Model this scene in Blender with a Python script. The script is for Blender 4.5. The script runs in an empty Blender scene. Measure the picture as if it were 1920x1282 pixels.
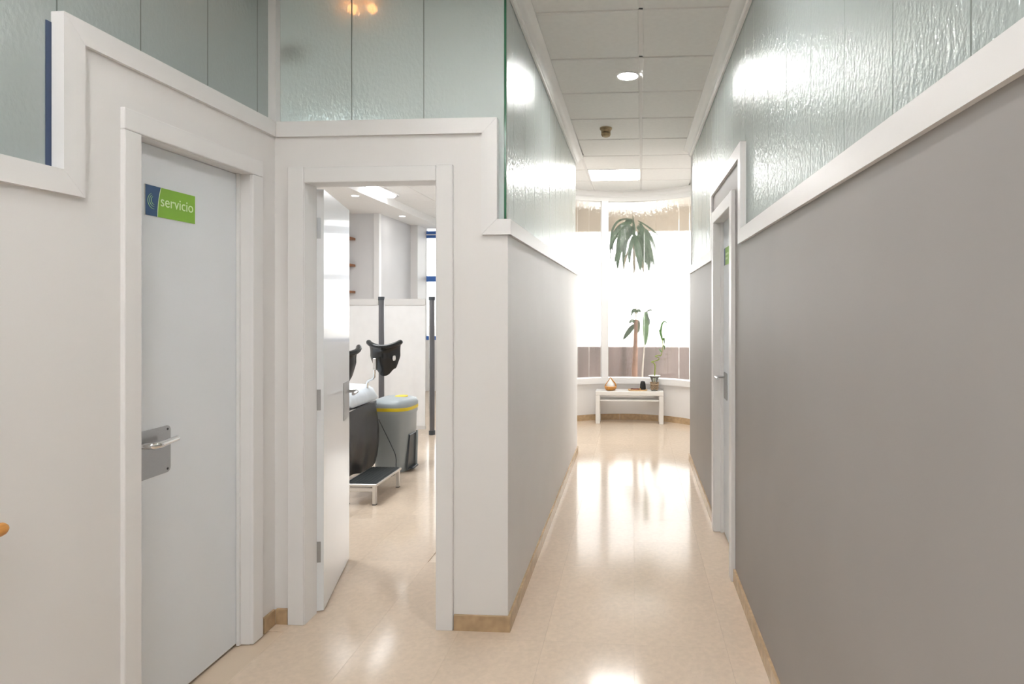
import bpy, bmesh, math, random
from mathutils import Vector, Matrix

random.seed(7)
S = bpy.context.scene
COL = S.collection

# ------------------------------------------------------------------ camera
CAM_H = 1.46
cam_d = bpy.data.cameras.new('camera')
cam = bpy.data.objects.new('camera', cam_d)
COL.objects.link(cam)
cam.location = (0, 0, CAM_H)
cam.rotation_euler = (math.radians(90), 0, math.radians(3.86))
cam_d.sensor_width = 36.0
cam_d.lens = 1157.0 / 1920 * 36
cam_d.shift_x = -(1109.0 - 960) / 1920
cam_d.shift_y = -(641.0 - 578) / 1920
cam_d.clip_start = 0.05
S.camera = cam

# ------------------------------------------------------------------ world, exposure
W = bpy.data.worlds.new('world')
S.world = W
W.use_nodes = True
bg = W.node_tree.nodes['Background']
bg.inputs[0].default_value = (1.0, 0.99, 0.975, 1)
bg.inputs[1].default_value = 2.45
S.view_settings.view_transform = 'Standard'
S.view_settings.look = 'None'
S.view_settings.gamma = 1.0
S.view_settings.use_curve_mapping = False
S.view_settings.exposure = 1.16
S.cycles.use_light_tree = False
S.cycles.max_bounces = 7
S.cycles.diffuse_bounces = 4
S.cycles.glossy_bounces = 3
S.cycles.transmission_bounces = 6
S.cycles.transparent_max_bounces = 8
S.cycles.sample_clamp_indirect = 8.0

# lamp strengths (emission of the luminous faces)
L_DOWN = 70.0       # round downlights
L_PANEL = 16.0       # square ceiling panels
L_EXAM = 16.5  # fill panels added in the exam room
L_HALL = 8.6  # fill panels added in the hall

# ------------------------------------------------------------------ materials
def M(name, col, rough=0.5, metal=0.0, var=0.03, nscale=6.0, bump=0.0, bscale=80.0,
      spec=0.5, coat=0.0, stretch=(1, 1, 1), objrand=0.0, detail=1.0):
    m = bpy.data.materials.new(name)
    m.use_nodes = True
    nt = m.node_tree
    p = nt.nodes['Principled BSDF']
    p.inputs['Roughness'].default_value = rough
    p.inputs['Metallic'].default_value = metal
    p.inputs['Specular IOR Level'].default_value = spec
    p.inputs['Coat Weight'].default_value = coat
    p.inputs['Coat Roughness'].default_value = 0.05
    tc = nt.nodes.new('ShaderNodeTexCoord')
    mp = nt.nodes.new('ShaderNodeMapping')
    mp.inputs['Scale'].default_value = stretch
    nt.links.new(tc.outputs['Object'], mp.inputs['Vector'])
    nz = nt.nodes.new('ShaderNodeTexNoise')
    nz.inputs['Scale'].default_value = nscale
    nz.inputs['Detail'].default_value = detail
    nt.links.new(mp.outputs[0], nz.inputs['Vector'])
    rp = nt.nodes.new('ShaderNodeValToRGB')
    rp.color_ramp.elements[0].position = 0.3
    rp.color_ramp.elements[1].position = 0.7
    a = tuple(max(0, c * (1 - var)) for c in col) + (1,)
    b = tuple(min(1, c * (1 + var)) for c in col) + (1,)
    rp.color_ramp.elements[0].color = a
    rp.color_ramp.elements[1].color = b
    nt.links.new(nz.outputs[0], rp.inputs[0])
    out = rp.outputs[0]
    if objrand:
        oi = nt.nodes.new('ShaderNodeObjectInfo')
        hs = nt.nodes.new('ShaderNodeHueSaturation')
        mr = nt.nodes.new('ShaderNodeMapRange')
        mr.inputs[3].default_value = 1 - objrand
        mr.inputs[4].default_value = 1 + objrand
        nt.links.new(oi.outputs['Random'], mr.inputs[0])
        nt.links.new(mr.outputs[0], hs.inputs['Value'])
        nt.links.new(out, hs.inputs['Color'])
        out = hs.outputs[0]
    nt.links.new(out, p.inputs['Base Color'])
    if bump:
        bn = nt.nodes.new('ShaderNodeTexNoise')
        bn.inputs['Scale'].default_value = bscale
        bn.inputs['Detail'].default_value = 4
        nt.links.new(mp.outputs[0], bn.inputs['Vector'])
        bp = nt.nodes.new('ShaderNodeBump')
        bp.inputs['Strength'].default_value = bump
        bp.inputs['Distance'].default_value = 0.002
        nt.links.new(bn.outputs[0], bp.inputs['Height'])
        nt.links.new(bp.outputs[0], p.inputs['Normal'])
    return m

def emit(name, col, strength):
    m = bpy.data.materials.new(name)
    m.use_nodes = True
    nt = m.node_tree
    nt.nodes.clear()
    e = nt.nodes.new('ShaderNodeEmission')
    e.inputs[0].default_value = col + (1,)
    e.inputs[1].default_value = strength
    o = nt.nodes.new('ShaderNodeOutputMaterial')
    nt.links.new(e.outputs[0], o.inputs[0])
    return m

def glass(name, tint, w_clear, w_refr, w_trans, w_diff, refr_rough, ior, gloss_rough, gloss_min,
          nscale, stretch, bump_s, bump_d):
    """architectural textured glass: mix of clear, blurred, milky and mirrored light"""
    m = bpy.data.materials.new(name)
    m.use_nodes = True
    nt = m.node_tree
    nt.nodes.clear()
    N = nt.nodes.new
    tc = N('ShaderNodeTexCoord')
    mp = N('ShaderNodeMapping')
    mp.inputs['Scale'].default_value = stretch
    nt.links.new(tc.outputs['Object'], mp.inputs['Vector'])
    nz = N('ShaderNodeTexNoise')
    nz.inputs['Scale'].default_value = nscale
    nz.inputs['Detail'].default_value = 2.5
    nt.links.new(mp.outputs[0], nz.inputs['Vector'])
    bp = N('ShaderNodeBump')
    bp.inputs['Strength'].default_value = bump_s
    bp.inputs['Distance'].default_value = bump_d
    nt.links.new(nz.outputs[0], bp.inputs['Height'])
    tot = w_clear + w_refr + w_trans + w_diff
    shaders = []
    t4 = tuple(tint) + (1,)
    if w_clear:
        s = N('ShaderNodeBsdfTransparent'); s.inputs[0].default_value = t4; shaders.append((s, w_clear))
    if w_refr:
        s = N('ShaderNodeBsdfRefraction'); s.inputs['Color'].default_value = t4
        s.inputs['Roughness'].default_value = refr_rough; s.inputs['IOR'].default_value = ior
        nt.links.new(bp.outputs[0], s.inputs['Normal']); shaders.append((s, w_refr))
    if w_trans:
        s = N('ShaderNodeBsdfTranslucent'); s.inputs[0].default_value = t4; shaders.append((s, w_trans))
    if w_diff:
        s = N('ShaderNodeBsdfDiffuse'); s.inputs[0].default_value = t4; shaders.append((s, w_diff))
    cur, acc = shaders[0][0].outputs[0], shaders[0][1]
    for s, w in shaders[1:]:
        mx = N('ShaderNodeMixShader')
        mx.inputs[0].default_value = w / (acc + w)
        nt.links.new(cur, mx.inputs[1]); nt.links.new(s.outputs[0], mx.inputs[2])
        cur, acc = mx.outputs[0], acc + w
    g = N('ShaderNodeBsdfGlossy')
    g.inputs['Roughness'].default_value = gloss_rough
    g.inputs['Color'].default_value = (0.95, 0.97, 0.96, 1)
    nt.links.new(bp.outputs[0], g.inputs['Normal'])
    fr = N('ShaderNodeFresnel'); fr.inputs[0].default_value = 1.5
    ad = N('ShaderNodeMath'); ad.operation = 'ADD'; ad.use_clamp = True
    ad.inputs[1].default_value = gloss_min
    nt.links.new(fr.outputs[0], ad.inputs[0])
    mx = N('ShaderNodeMixShader')
    nt.links.new(ad.outputs[0], mx.inputs[0])
    nt.links.new(cur, mx.inputs[1]); nt.links.new(g.outputs[0], mx.inputs[2])
    o = N('ShaderNodeOutputMaterial')
    nt.links.new(mx.outputs[0], o.inputs[0])
    return m

white = M('white_wall_paint', (0.86, 0.845, 0.835), 0.55, var=0.012, nscale=3)
trimw = M('white_lacquered_trim', (0.87, 0.86, 0.855), 0.35, var=0.01, nscale=4)
doorw = M('white_door_lacquer', (0.83, 0.865, 0.90), 0.3, var=0.012, nscale=4)
doorgloss = M('glossy_white_door_lacquer', (0.80, 0.82, 0.84), 0.22, var=0.012, nscale=4, spec=0.8, coat=0.35)
greyw = M('warm_grey_wall_paint', (0.335, 0.318, 0.305), 0.5, var=0.02, nscale=3)
palegrey = M('pale_grey_wall_paint', (0.72, 0.715, 0.72), 0.6, var=0.015, nscale=3)
ceilw = M('ceiling_tile_white', (0.89, 0.88, 0.86), 0.8, var=0.015, nscale=30)
barw = M('grid_bar_white', (0.82, 0.80, 0.78), 0.5, var=0.01)
crownw = M('crown_plaster_white', (0.88, 0.87, 0.855), 0.5, var=0.01)

def floor_mat():
    m = M('cream_polished_terrazzo', (0.71, 0.58, 0.455), 0.12, var=0.05, nscale=45, spec=0.33, objrand=0.03, detail=6)
    nt = m.node_tree
    p = nt.nodes['Principled BSDF']
    # pale and dark flecks
    tc = nt.nodes.new('ShaderNodeTexCoord')
    vo = nt.nodes.new('ShaderNodeTexVoronoi'); vo.inputs['Scale'].default_value = 60
    nt.links.new(tc.outputs['Object'], vo.inputs['Vector'])
    rp = nt.nodes.new('ShaderNodeValToRGB')
    rp.color_ramp.elements[0].position = 0.05; rp.color_ramp.elements[0].color = (1, 1, 1, 1)
    rp.color_ramp.elements[1].position = 0.10; rp.color_ramp.elements[1].color = (0, 0, 0, 1)
    nt.links.new(vo.outputs['Distance'], rp.inputs[0])
    mul = nt.nodes.new('ShaderNodeMath'); mul.operation = 'MULTIPLY'; mul.inputs[1].default_value = 0.5
    nt.links.new(rp.outputs[0], mul.inputs[0])
    mx = nt.nodes.new('ShaderNodeMix'); mx.data_type = 'RGBA'
    src = p.inputs['Base Color'].links[0].from_socket
    nt.links.new(mul.outputs[0], mx.inputs['Factor'])
    nt.links.new(src, mx.inputs['A'])
    mx.inputs['B'].default_value = (0.50, 0.37, 0.25, 1)
    nt.links.new(mx.outputs['Result'], p.inputs['Base Color'])
    return m

floorm = floor_mat()
groutm = M('beige_grout', (0.69, 0.56, 0.43), 0.3)
basem = M('tan_skirting_tile', (0.52, 0.37, 0.22), 0.25, var=0.12, nscale=25, objrand=0.06)
frost = glass('obscured_greenish_glass', (0.845, 0.925, 0.915), 0.0, 0.27, 0.30, 0.43, 0.18, 1.25, 0.19, 0.06,
              75, (1.0, 1.0, 0.6), 1.0, 0.006)
ripple = glass('rippled_bay_glass', (0.97, 0.975, 0.97), 0.66, 0.32, 0.01, 0.01, 0.10, 1.12, 0.10, 0.02,
               40, (1.0, 1.0, 0.5), 0.45, 0.005)
clearg = glass('clear_window_glass', (0.97, 0.98, 0.98), 0.95, 0.0, 0.0, 0.05, 0, 1.1, 0.02, 0.0, 5, (1, 1, 1), 0.0, 0.001)
vaseg = glass('vase_glass', (0.93, 0.96, 0.94), 0.75, 0.1, 0.05, 0.10, 0.05, 1.1, 0.04, 0.04, 5, (1, 1, 1), 0.1, 0.001)
greenedge = M('green_glass_edge', (0.03, 0.14, 0.07), 0.15, var=0.15)
siliconem = M('grey_silicone', (0.20, 0.23, 0.21), 0.4)
navy = M('dark_blue_strip', (0.035, 0.06, 0.13), 0.5)
bluef = M('blue_aluminium', (0.05, 0.16, 0.50), 0.35, var=0.05)
steel = M('brushed_steel', (0.40, 0.41, 0.42), 0.34, metal=0.9, var=0.04, nscale=60, stretch=(1, 1, 20))
chrome = M('chrome', (0.78, 0.78, 0.78), 0.12, metal=1.0, var=0.01)
alu = M('aluminium', (0.70, 0.69, 0.67), 0.32, metal=1.0, var=0.03)
darkhole = M('dark_screw', (0.03, 0.03, 0.03), 0.5)
signgreen = M('sign_green', (0.235, 0.47, 0.04), 0.35, var=0.02)
signblue = M('sign_navy', (0.03, 0.085, 0.20), 0.35, var=0.02)
signwhite = M('sign_lettering_pale', (0.72, 0.86, 0.55), 0.4, var=0.01)
signedge = M('sign_pale_backing', (0.75, 0.75, 0.72), 0.4)
lime = M('logo_lime', (0.42, 0.70, 0.30), 0.4)
blackl = M('black_leatherette', (0.022, 0.022, 0.024), 0.32, var=0.15, nscale=40, bump=0.25, bscale=250)
blackp = M('black_moulded_plastic', (0.012, 0.013, 0.014), 0.22, var=0.1)
paper = M('white_paper_cover', (0.72, 0.77, 0.82), 0.6, var=0.04, nscale=20, bump=0.5, bscale=50)
bingrey = M('grey_bin_plastic', (0.36, 0.40, 0.415), 0.35, var=0.03)
bindark = M('dark_grey_plastic', (0.055, 0.065, 0.075), 0.35)
yellow = M('yellow_plastic', (0.82, 0.62, 0.02), 0.4, var=0.03)
rubber = M('black_ribbed_rubber', (0.012, 0.016, 0.016), 0.55, var=0.2, nscale=80)
polem = M('dark_grey_pole', (0.15, 0.15, 0.16), 0.3, metal=0.5)
cloth = M('white_screen_cloth', (0.82, 0.81, 0.80), 0.8, var=0.015, nscale=10)
hem = M('screen_hem_cloth', (0.66, 0.64, 0.62), 0.8, var=0.02)
brownwood = M('brown_shelf_wood', (0.28, 0.12, 0.05), 0.45, var=0.2, nscale=12, stretch=(8, 1, 8))
honey = M('honey_wood', (0.62, 0.28, 0.06), 0.4, var=0.15, nscale=10, stretch=(8, 1, 8))
palewood = M('pale_tray_wood', (0.72, 0.48, 0.26), 0.45, var=0.12, nscale=10, stretch=(1, 8, 8))
blackc = M('black_ceramic', (0.012, 0.013, 0.013), 0.35)
whitec = M('white_wax', (0.88, 0.87, 0.84), 0.5)
benchw = M('white_bench_lacquer', (0.86, 0.84, 0.81), 0.35, var=0.01)
stone1 = M('dark_red_stone', (0.20, 0.05, 0.03), 0.3, var=0.4, nscale=30, objrand=0.4)
stone2 = M('amber_stone', (0.75, 0.42, 0.08), 0.3)
raffia = M('brown_raffia', (0.36, 0.26, 0.17), 0.7, var=0.3, nscale=40, bump=0.5)
bamboo = M('bamboo_green', (0.25, 0.32, 0.05), 0.4, var=0.25, nscale=20)
leafm = M('leaf_green', (0.060, 0.115, 0.055), 0.4, var=0.35, nscale=9)
leafb = M('leaf_bright_green', (0.11, 0.24, 0.07), 0.4, var=0.2, nscale=9)
leafbr = M('leaf_withered', (0.24, 0.20, 0.12), 0.6, var=0.3, nscale=12)
trunkm = M('brown_cane', (0.34, 0.19, 0.13), 0.7, var=0.25, nscale=14)
canem = M('pale_cane', (0.75, 0.68, 0.60), 0.7, var=0.1)
detm = M('aged_tan_plastic', (0.42, 0.31, 0.17), 0.5, var=0.2, nscale=30)
terrace = M('terrace_paving', (0.55, 0.50, 0.46), 0.8, var=0.08)
parapetm = M('mauve_brown_render', (0.27, 0.215, 0.21), 0.8, var=0.35, nscale=3.0, stretch=(2.0, 1, 0.3))
canopym = M('beige_canopy', (0.60, 0.52, 0.43), 0.8, var=0.06, nscale=2.0, stretch=(3, 1, 0.2))
groundm = M('ground_outside', (0.45, 0.43, 0.40), 0.9, var=0.1, nscale=0.5)
ledwhite = emit('led_panel_light', (1.0, 0.985, 0.96), L_PANEL)
ledcool = emit('led_exam_fill', (0.95, 0.98, 1.0), L_EXAM)
ledlum = emit('oval_luminaire_light', (0.95, 0.98, 1.0), 5.0)
ledlow = emit('led_exam_dim_fill', (0.95, 0.98, 1.0), 8.0)
ledside = emit('led_side_room_fill', (1.0, 0.99, 0.975), 10.0)
ledhall = emit('led_hall_fill', (1.0, 0.993, 0.982), L_HALL)
downlit = emit('downlight_disc', (1.0, 0.99, 0.975), L_DOWN)
corrlit = emit('corridor_downlight_disc', (1.0, 0.99, 0.975), 160.0)
spotlit = emit('spot_disc', (1.0, 0.97, 0.94), 22.0)
warmlit = emit('warm_bulb', (1.0, 0.33, 0.09), 11.0)

# ------------------------------------------------------------------ mesh helpers
WL = {}

class Shape:
    def __init__(self):
        self.v, self.f = [], []

    def add(self, vs, fs):
        k = len(self.v)
        self.v += [tuple(p) for p in vs]
        self.f += [tuple(i + k for i in q) for q in fs]
        return self

    def box(self, x0, x1, y0, y1, z0, z1, bev=0.0, seg=1):
        if not bev:
            return self.add([(x0, y0, z0), (x1, y0, z0), (x1, y1, z0), (x0, y1, z0),
                             (x0, y0, z1), (x1, y0, z1), (x1, y1, z1), (x0, y1, z1)],
                            [(3, 2, 1, 0), (4, 5, 6, 7), (0, 1, 5, 4), (1, 2, 6, 5), (2, 3, 7, 6), (3, 0, 4, 7)])
        bm = bmesh.new()
        bmesh.ops.create_cube(bm, size=1)
        for v in bm.verts:
            v.co = Vector(((x0 + x1) / 2 + v.co.x * (x1 - x0), (y0 + y1) / 2 + v.co.y * (y1 - y0), (z0 + z1) / 2 + v.co.z * (z1 - z0)))
        bmesh.ops.bevel(bm, geom=list(bm.edges), offset=bev, segments=seg, affect='EDGES', profile=0.5)
        bm.verts.index_update()
        self.add([v.co[:] for v in bm.verts], [[v.index for v in f.verts] for f in bm.faces])
        bm.free()
        return self

    def prism(self, poly, axis, a0, a1):
        def put(p, a):
            return {'x': (a, p[0], p[1]), 'y': (p[0], a, p[1]), 'z': (p[0], p[1], a)}[axis]
        n = len(poly)
        vs = [put(p, a0) for p in poly] + [put(p, a1) for p in poly]
        fs = [tuple(range(n)), tuple(range(2 * n - 1, n - 1, -1))]
        fs += [(i, (i + 1) % n, n + (i + 1) % n, n + i) for i in range(n)]
        return self.add(vs, fs)

    def loft(self, rings, cap=True, closed=True):
        n = len(rings[0])
        vs = [p for r in rings for p in r]
        fs = []
        for i in range(len(rings) - 1):
            for j in range(n if closed else n - 1):
                k = (j + 1) % n
                fs.append((i * n + j, i * n + k, (i + 1) * n + k, (i + 1) * n + j))
        if cap:
            fs.append(tuple(range(n - 1, -1, -1)))
            fs.append(tuple((len(rings) - 1) * n + j for j in range(n)))
        return self.add(vs, fs)

    def tube(self, pts, r, seg=10, cap=True):
        pts = [Vector(p) for p in pts]
        rad = r if isinstance(r, (list, tuple)) else [r] * len(pts)
        rings = []
        up = None
        for i, p in enumerate(pts):
            d = (pts[min(i + 1, len(pts) - 1)] - pts[max(i - 1, 0)]).normalized()
            if up is None:
                up = Vector((0, 0, 1)) if abs(d.z) < 0.9 else Vector((1, 0, 0))
            a = d.cross(up).normalized()
            b = a.cross(d).normalized()
            up = b
            rings.append([tuple(p + rad[i] * (math.cos(t) * a + math.sin(t) * b))
                          for t in [2 * math.pi * k / seg for k in range(seg)]])
        return self.loft(rings, cap)

    def lathe(self, prof, c=(0, 0, 0), seg=24, cap=True):
        rings = [[(c[0] + r * math.cos(2 * math.pi * k / seg), c[1] + r * math.sin(2 * math.pi * k / seg), c[2] + z)
                  for k in range(seg)] for r, z in prof]
        return self.loft(rings, cap)

    def build(self, name, mat, parent=None, smooth=None, **props):
        xs = [p[0] for p in self.v]; ys = [p[1] for p in self.v]; zs = [p[2] for p in self.v]
        c = Vector(((min(xs) + max(xs)) / 2, (min(ys) + max(ys)) / 2, min(zs)))
        me = bpy.data.meshes.new(name)
        me.from_pydata([(p[0] - c.x, p[1] - c.y, p[2] - c.z) for p in self.v], [], self.f)
        bm = bmesh.new(); bm.from_mesh(me)
        bmesh.ops.recalc_face_normals(bm, faces=bm.faces)
        bm.to_mesh(me); bm.free()
        if smooth:
            for p in me.polygons:
                p.use_smooth = True
            me.set_sharp_from_angle(angle=math.radians(smooth))
        me.materials.append(mat)
        return link(name, me, c, parent, **props)

def link(name, data, loc, parent=None, **props):
    o = bpy.data.objects.new(name, data)
    COL.objects.link(o)
    loc = Vector(loc)
    WL[o.name] = loc
    if parent:
        o.parent = parent
        o.location = loc - WL[parent.name]
    else:
        o.location = loc
    for k, v in props.items():
        o[k] = v
    return o

def group_root(name, loc, **props):
    o = link(name, None, loc, None, **props)
    o.empty_display_size = 0.1
    return o

def thing(name, loc, label, category, group=None):
    o = group_root(name, loc, label=label, category=category)
    if group:
        o['group'] = group
    return o

def structure(name, loc, label=None):
    o = group_root(name, loc, kind='structure')
    if label:
        o['label'] = label
    return o

def sbuild(sh, name, mat, label=None, smooth=None):
    o = sh.build(name, mat, None, smooth, kind='structure')
    if label:
        o['label'] = label
    return o

def bez(p, n=10):
    p = [Vector(q) for q in p]
    out = []
    for i in range(n + 1):
        t = i / n
        out.append((1 - t) ** 3 * p[0] + 3 * (1 - t) ** 2 * t * p[1] + 3 * (1 - t) * t * t * p[2] + t ** 3 * p[3])
    return out

def disc(sh, c, r, z0, z1, seg=24):
    return sh.lathe([(r, z0 - c[2]), (r, z1 - c[2])], c, seg)

# ------------------------------------------------------------------ key planes of the place
CEIL = 2.986
XL = -1.66          # left hall wall face
YF = 2.76           # facing wall face
XC = -0.565         # corridor left wall face
XR = 0.545          # right wall face
ZLOW, ZHIGH, TW = 1.828, 2.287, 0.07

# ================================================================== FLOOR
P = 0.395
slab = Shape().box(-5.0, 3.2, -2.7, 11.0, -0.12, -0.004)
floor = sbuild(slab, 'floor', groutm, 'cream polished terrazzo floor of the clinic')
tile_me = None
FX, FY = -1.18, 2.69
def want_tile(x, y):
    if y < 2.8:
        return -1.7 < x < 0.6 and y > 0.9
    if -0.72 < x < 0.72 and y < 6.4:
        return True
    if (x + 0.11) ** 2 + (y - 6.935) ** 2 < 1.42 ** 2:
        return True
    return x < -0.8 and y < 9.0 and -0.62 * y - 0.25 < x < -0.27 * y
for i in range(-10, 8):
    for j in range(-6, 20):
        cx, cy = FX + (i + 0.5) * P, FY + (j + 0.5) * P
        if not want_tile(cx, cy):
            continue
        if tile_me is None:
            g = 0.0002
            o = Shape().box(cx - P / 2 + g, cx + P / 2 - g, cy - P / 2 + g, cy + P / 2 - g, -0.014, 0, 0.0003).build('floor_tile', floorm, floor)
            tile_me = o.data
        else:
            link('floor_tile', tile_me, (cx, cy, -0.014), floor)
# far or unseen floor keeps the same stone as one sheet under the tiles
Shape().box(-4.9, -1.62, 6.0, 10.7, -0.008, -0.002).build('floor_sheet', floorm, floor)
Shape().box(-1.7, 0.6, -2.5, 1.0, -0.008, -0.002).build('floor_sheet', floorm, floor)

# ================================================================== CEILING
ceiling = sbuild(Shape().box(-5.0, 3.2, -2.7, 11.0, 3.012, 3.12), 'ceiling', ceilw, 'white suspended tile ceiling')
TP = 0.602
ROW0, COL0 = 3.167, 0.039
SK = 0.0125
def sk(x, y):
    return x + SK * (y - ROW0)
def ctile(x0, x1, y0, y1, skew=True, z=CEIL):
    f = sk if skew else (lambda a, b: a)
    e = 0.006
    sh = Shape()
    lo = [(f(x0, y0), y0), (f(x1, y0), y0), (f(x1, y1), y1), (f(x0, y1), y1)]
    li = [(f(x0 + e, y0), y0 + e), (f(x1 - e, y0), y0 + e), (f(x1 - e, y1), y1 - e), (f(x0 + e, y1), y1 - e)]
    sh.loft([[(p[0], p[1], 3.012) for p in lo], [(p[0], p[1], z + 0.004) for p in lo], [(p[0], p[1], z) for p in li]])
    return sh
def in_bay(x, y, R=1.14):
    return (x + 0.11) ** 2 + (y - 6.935) ** 2 < R * R
gb = 0.011
cols = [(-1.803, -1.201), (-1.201, -0.599), (-0.599, 0.0), (0.0, 0.602), (0.602, 1.204)]
colx = [COL0 + k * 0.600 for k in (-3, -2, -1, 0, 1, 2)]
panel_spots = []
for r in range(-9, 10):
    y0 = ROW0 + r * TP
    y1 = y0 + TP
    for c in range(5):
        x0, x1 = colx[c], colx[c + 1]
        if y1 < 6.2:
            if y1 > 2.7:
                lim0, lim1 = -0.53, 0.51
            else:
                lim0, lim1 = -1.64, 0.51
            a, b = max(x0, lim0), min(x1, lim1)
            yy1 = y1
            if y0 < 2.7 < y1 and c < 2:
                yy1 = 2.74; a = max(x0, -1.64); b = min(x1, 0.51)
            if b - a < 0.03:
                continue
            ctile(a + (gb if a == x0 else 0), b - (gb if b == x1 else 0), y0 + gb, yy1 - gb).build('ceiling_tile', ceilw, ceiling)
        else:
            if r == 6 and c == 2:
                panel_spots.append((sk(x0, y0) + gb, sk(x1, y0) - gb, y0 + gb, y1 - gb)); continue
            if not any(in_bay(px, py) for px in (x0, (x0 + x1) / 2, x1) for py in (y0, (y0 + y1) / 2, y1)):
                continue
            if y0 > 8.1:
                continue
            ctile(max(x0, -1.25) + gb, min(x1, 1.05) - gb, y0 + gb, min(y1, 8.1) - gb).build('ceiling_tile', ceilw, ceiling)
# grid bars
for x in (colx[2], colx[3]):
    y0, y1 = (2.75 if x < -0.3 else -2.3), 8.0
    if x < -0.3:
        y0 = 6.1
    Shape().prism([(sk(x, y0) - gb, y0), (sk(x, y0) + gb, y0), (sk(x, y1) + gb, y1), (sk(x, y1) - gb, y1)], 'z', CEIL + 0.007, 3.012).build('grid_bar', barw, ceiling)
for r in range(-8, 9):
    y = ROW0 + r * TP
    a, b = (-1.64, 0.53) if y < 2.7 else ((-0.53, 0.53) if y < 6.1 else (-1.2, 1.0))
    Shape().box(a, b, y - gb, y + gb, CEIL + 0.007, 3.012).build('grid_bar', barw, ceiling)
# exam room ceiling tiles
for r in range(6):
    for c in range(3):
        x0 = -3.42 + c * 0.6; y0 = 7.45 + r * 0.6
        if y0 + 0.6 > 10.72:
            continue
        ctile(x0 + 0.004, x0 + 0.596, y0 + 0.004, y0 + 0.596, False).build('ceiling_tile', ceilw, ceiling)
Shape().box(-5, -1.6, 3.0, 7.45, CEIL, 3.012).build('ceiling_board', ceilw, ceiling)

# ================================================================== WALLS
sbuild(Shape().prism([(-2.5, 0), (1.955, 0), (1.955, 2.05), (2.585, 2.05), (2.585, 0), (2.80, 0), (2.80, ZHIGH), (1.716, ZHIGH), (1.716, ZLOW), (-2.5, ZLOW)],
       'x', XL - 0.075, XL), 'wall_left', white, 'white wall with the closed restroom door')
sbuild(Shape().prism([(XL - 0.075, 0), (-1.525, 0), (-1.525, 2.05), (-0.885, 2.05), (-0.885, 0), (XC, 0), (XC, ZLOW), (-0.6475, ZLOW), (-0.6475, ZHIGH), (XL - 0.075, ZHIGH)],
       'y', YF, YF + 0.085), 'wall_front', white, 'white wall facing the camera with the open doorway')
sbuild(Shape().box(XC - 0.07, XC, YF + 0.085, 6.22, 0, ZLOW), 'wall_corridor', white, 'white left wall of the corridor')
zr, zrh = 1.815, 2.25
sbuild(Shape().prism([(-2.5, 0), (3.405, 0), (3.405, 2.03), (4.095, 2.03), (4.095, 0), (5.98, 0), (5.98, zr), (4.285, zr), (4.285, zrh), (3.155, zrh), (3.155, zr), (-2.5, zr)],
       'x', XR, XR + 0.075), 'wall_right', greyw, 'warm grey right wall of the corridor')
# rooms around
sbuild(Shape().box(-5.0, 3.2, -2.7, -2.5, 0, 3.01), 'wall_back', white, 'white wall behind the camera')
sbuild(Shape().box(-3.1, -3.0, -2.5, 2.8, 0, 3.01), 'wall_restroom_side', palegrey)
sbuild(Shape().box(-3.0, -1.76, 0.0, 0.1, 0, 3.01), 'wall_restroom_end', palegrey)
sbuild(Shape().box(-5.0, XL - 0.08, YF + 0.005, YF + 0.08, 0, 3.01), 'wall_restroom_back', white)
sbuild(Shape().box(-5.1, -4.6, 2.8, 9.0, 0, 3.01), 'wall_exam_left', white)
sbuild(Shape().box(-4.62, -3.865, 9.0, 9.1, 0, 3.01), 'wall_exam_niche_end', palegrey, 'pale grey wall with wooden shelves in the exam room')
sbuild(Shape().box(-3.865, -3.785, 8.98, 9.06, 0, 2.9), 'trim_exam_column', trimw)
sbuild(Shape().box(-3.88, -3.79, 9.06, 10.75, 0, 2.92), 'wall_exam_niche', palegrey, 'grey niche wall washed by a downlight')
sbuild(Shape().box(-3.79, -3.667, 10.3, 10.8, 0, 2.92), 'wall_exam_pier', white)
sbuild(Shape().box(-4.62, -3.34, 6.2, 10.8, 2.88, 3.012), 'trim_exam_soffit', ceilw, 'lowered white ceiling border in the exam room')
sbuild(Shape().box(-1.62, -1.52, 5.9, 10.8, 0, 3.01), 'wall_exam_right', white)
sbuild(Shape().box(-1.55, -0.64, 5.83, 5.90, 0, 3.01), 'wall_exam_return', white)
sbuild(Shape().box(-5.0, -1.52, 10.7, 10.85, 0, 0.9), 'wall_exam_far', white)
sbuild(Shape().box(-5.0, -1.52, 10.7, 10.85, 2.94, 3.01), 'trim_exam_head', white)
# room behind the right wall
sbuild(Shape().box(3.0, 3.1, -2.5, 6.0, 0, 3.01), 'wall_right_room_side', white)
sbuild(Shape().box(0.70, 3.1, 5.3, 5.4, 0, 3.01), 'wall_right_room_end', white)

# ================================================================== PARTITION GLASS
def pane(parent, poly, axis, a0, a1):
    Shape().prism(poly, axis, a0, a1).build('pane', frost, parent)
def seam(parent, axis, pos, a0, a1, z0):
    w = 0.0026
    if axis == 'x':
        Shape().box(a0, a1, pos - w, pos + w, z0, CEIL + 0.02).build('seam', siliconem, parent)
    else:
        Shape().box(pos - w, pos + w, a0, a1, z0, CEIL + 0.02).build('seam', siliconem, parent)
GT = CEIL + 0.02
w1 = structure('window_1', (-1.69, 0.2, ZLOW), 'obscured glass strips above the restroom wall')
xs0, xs1 = -1.694, -1.686
br = [2.755, 2.668, 2.343, 2.009, 1.70] + [1.70 - 0.334 * k for k in range(1, 12)]
for a, b in zip(br[1:], br[:-1]):
    z0 = ZHIGH if a >= 1.69 else ZLOW
    pane(w1, [(a + .0027, z0), (b - .0027, z0), (b - .0027, GT), (a + .0027, GT)], 'x', xs0, xs1)
    seam(w1, 'x', a, xs0 + .001, xs1 - .0005, z0)
w2 = structure('window_2', (-1.1, YF + 0.03, ZHIGH), 'obscured glass strips above the open doorway')
ys0, ys1 = YF + 0.024, YF + 0.032
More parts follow.
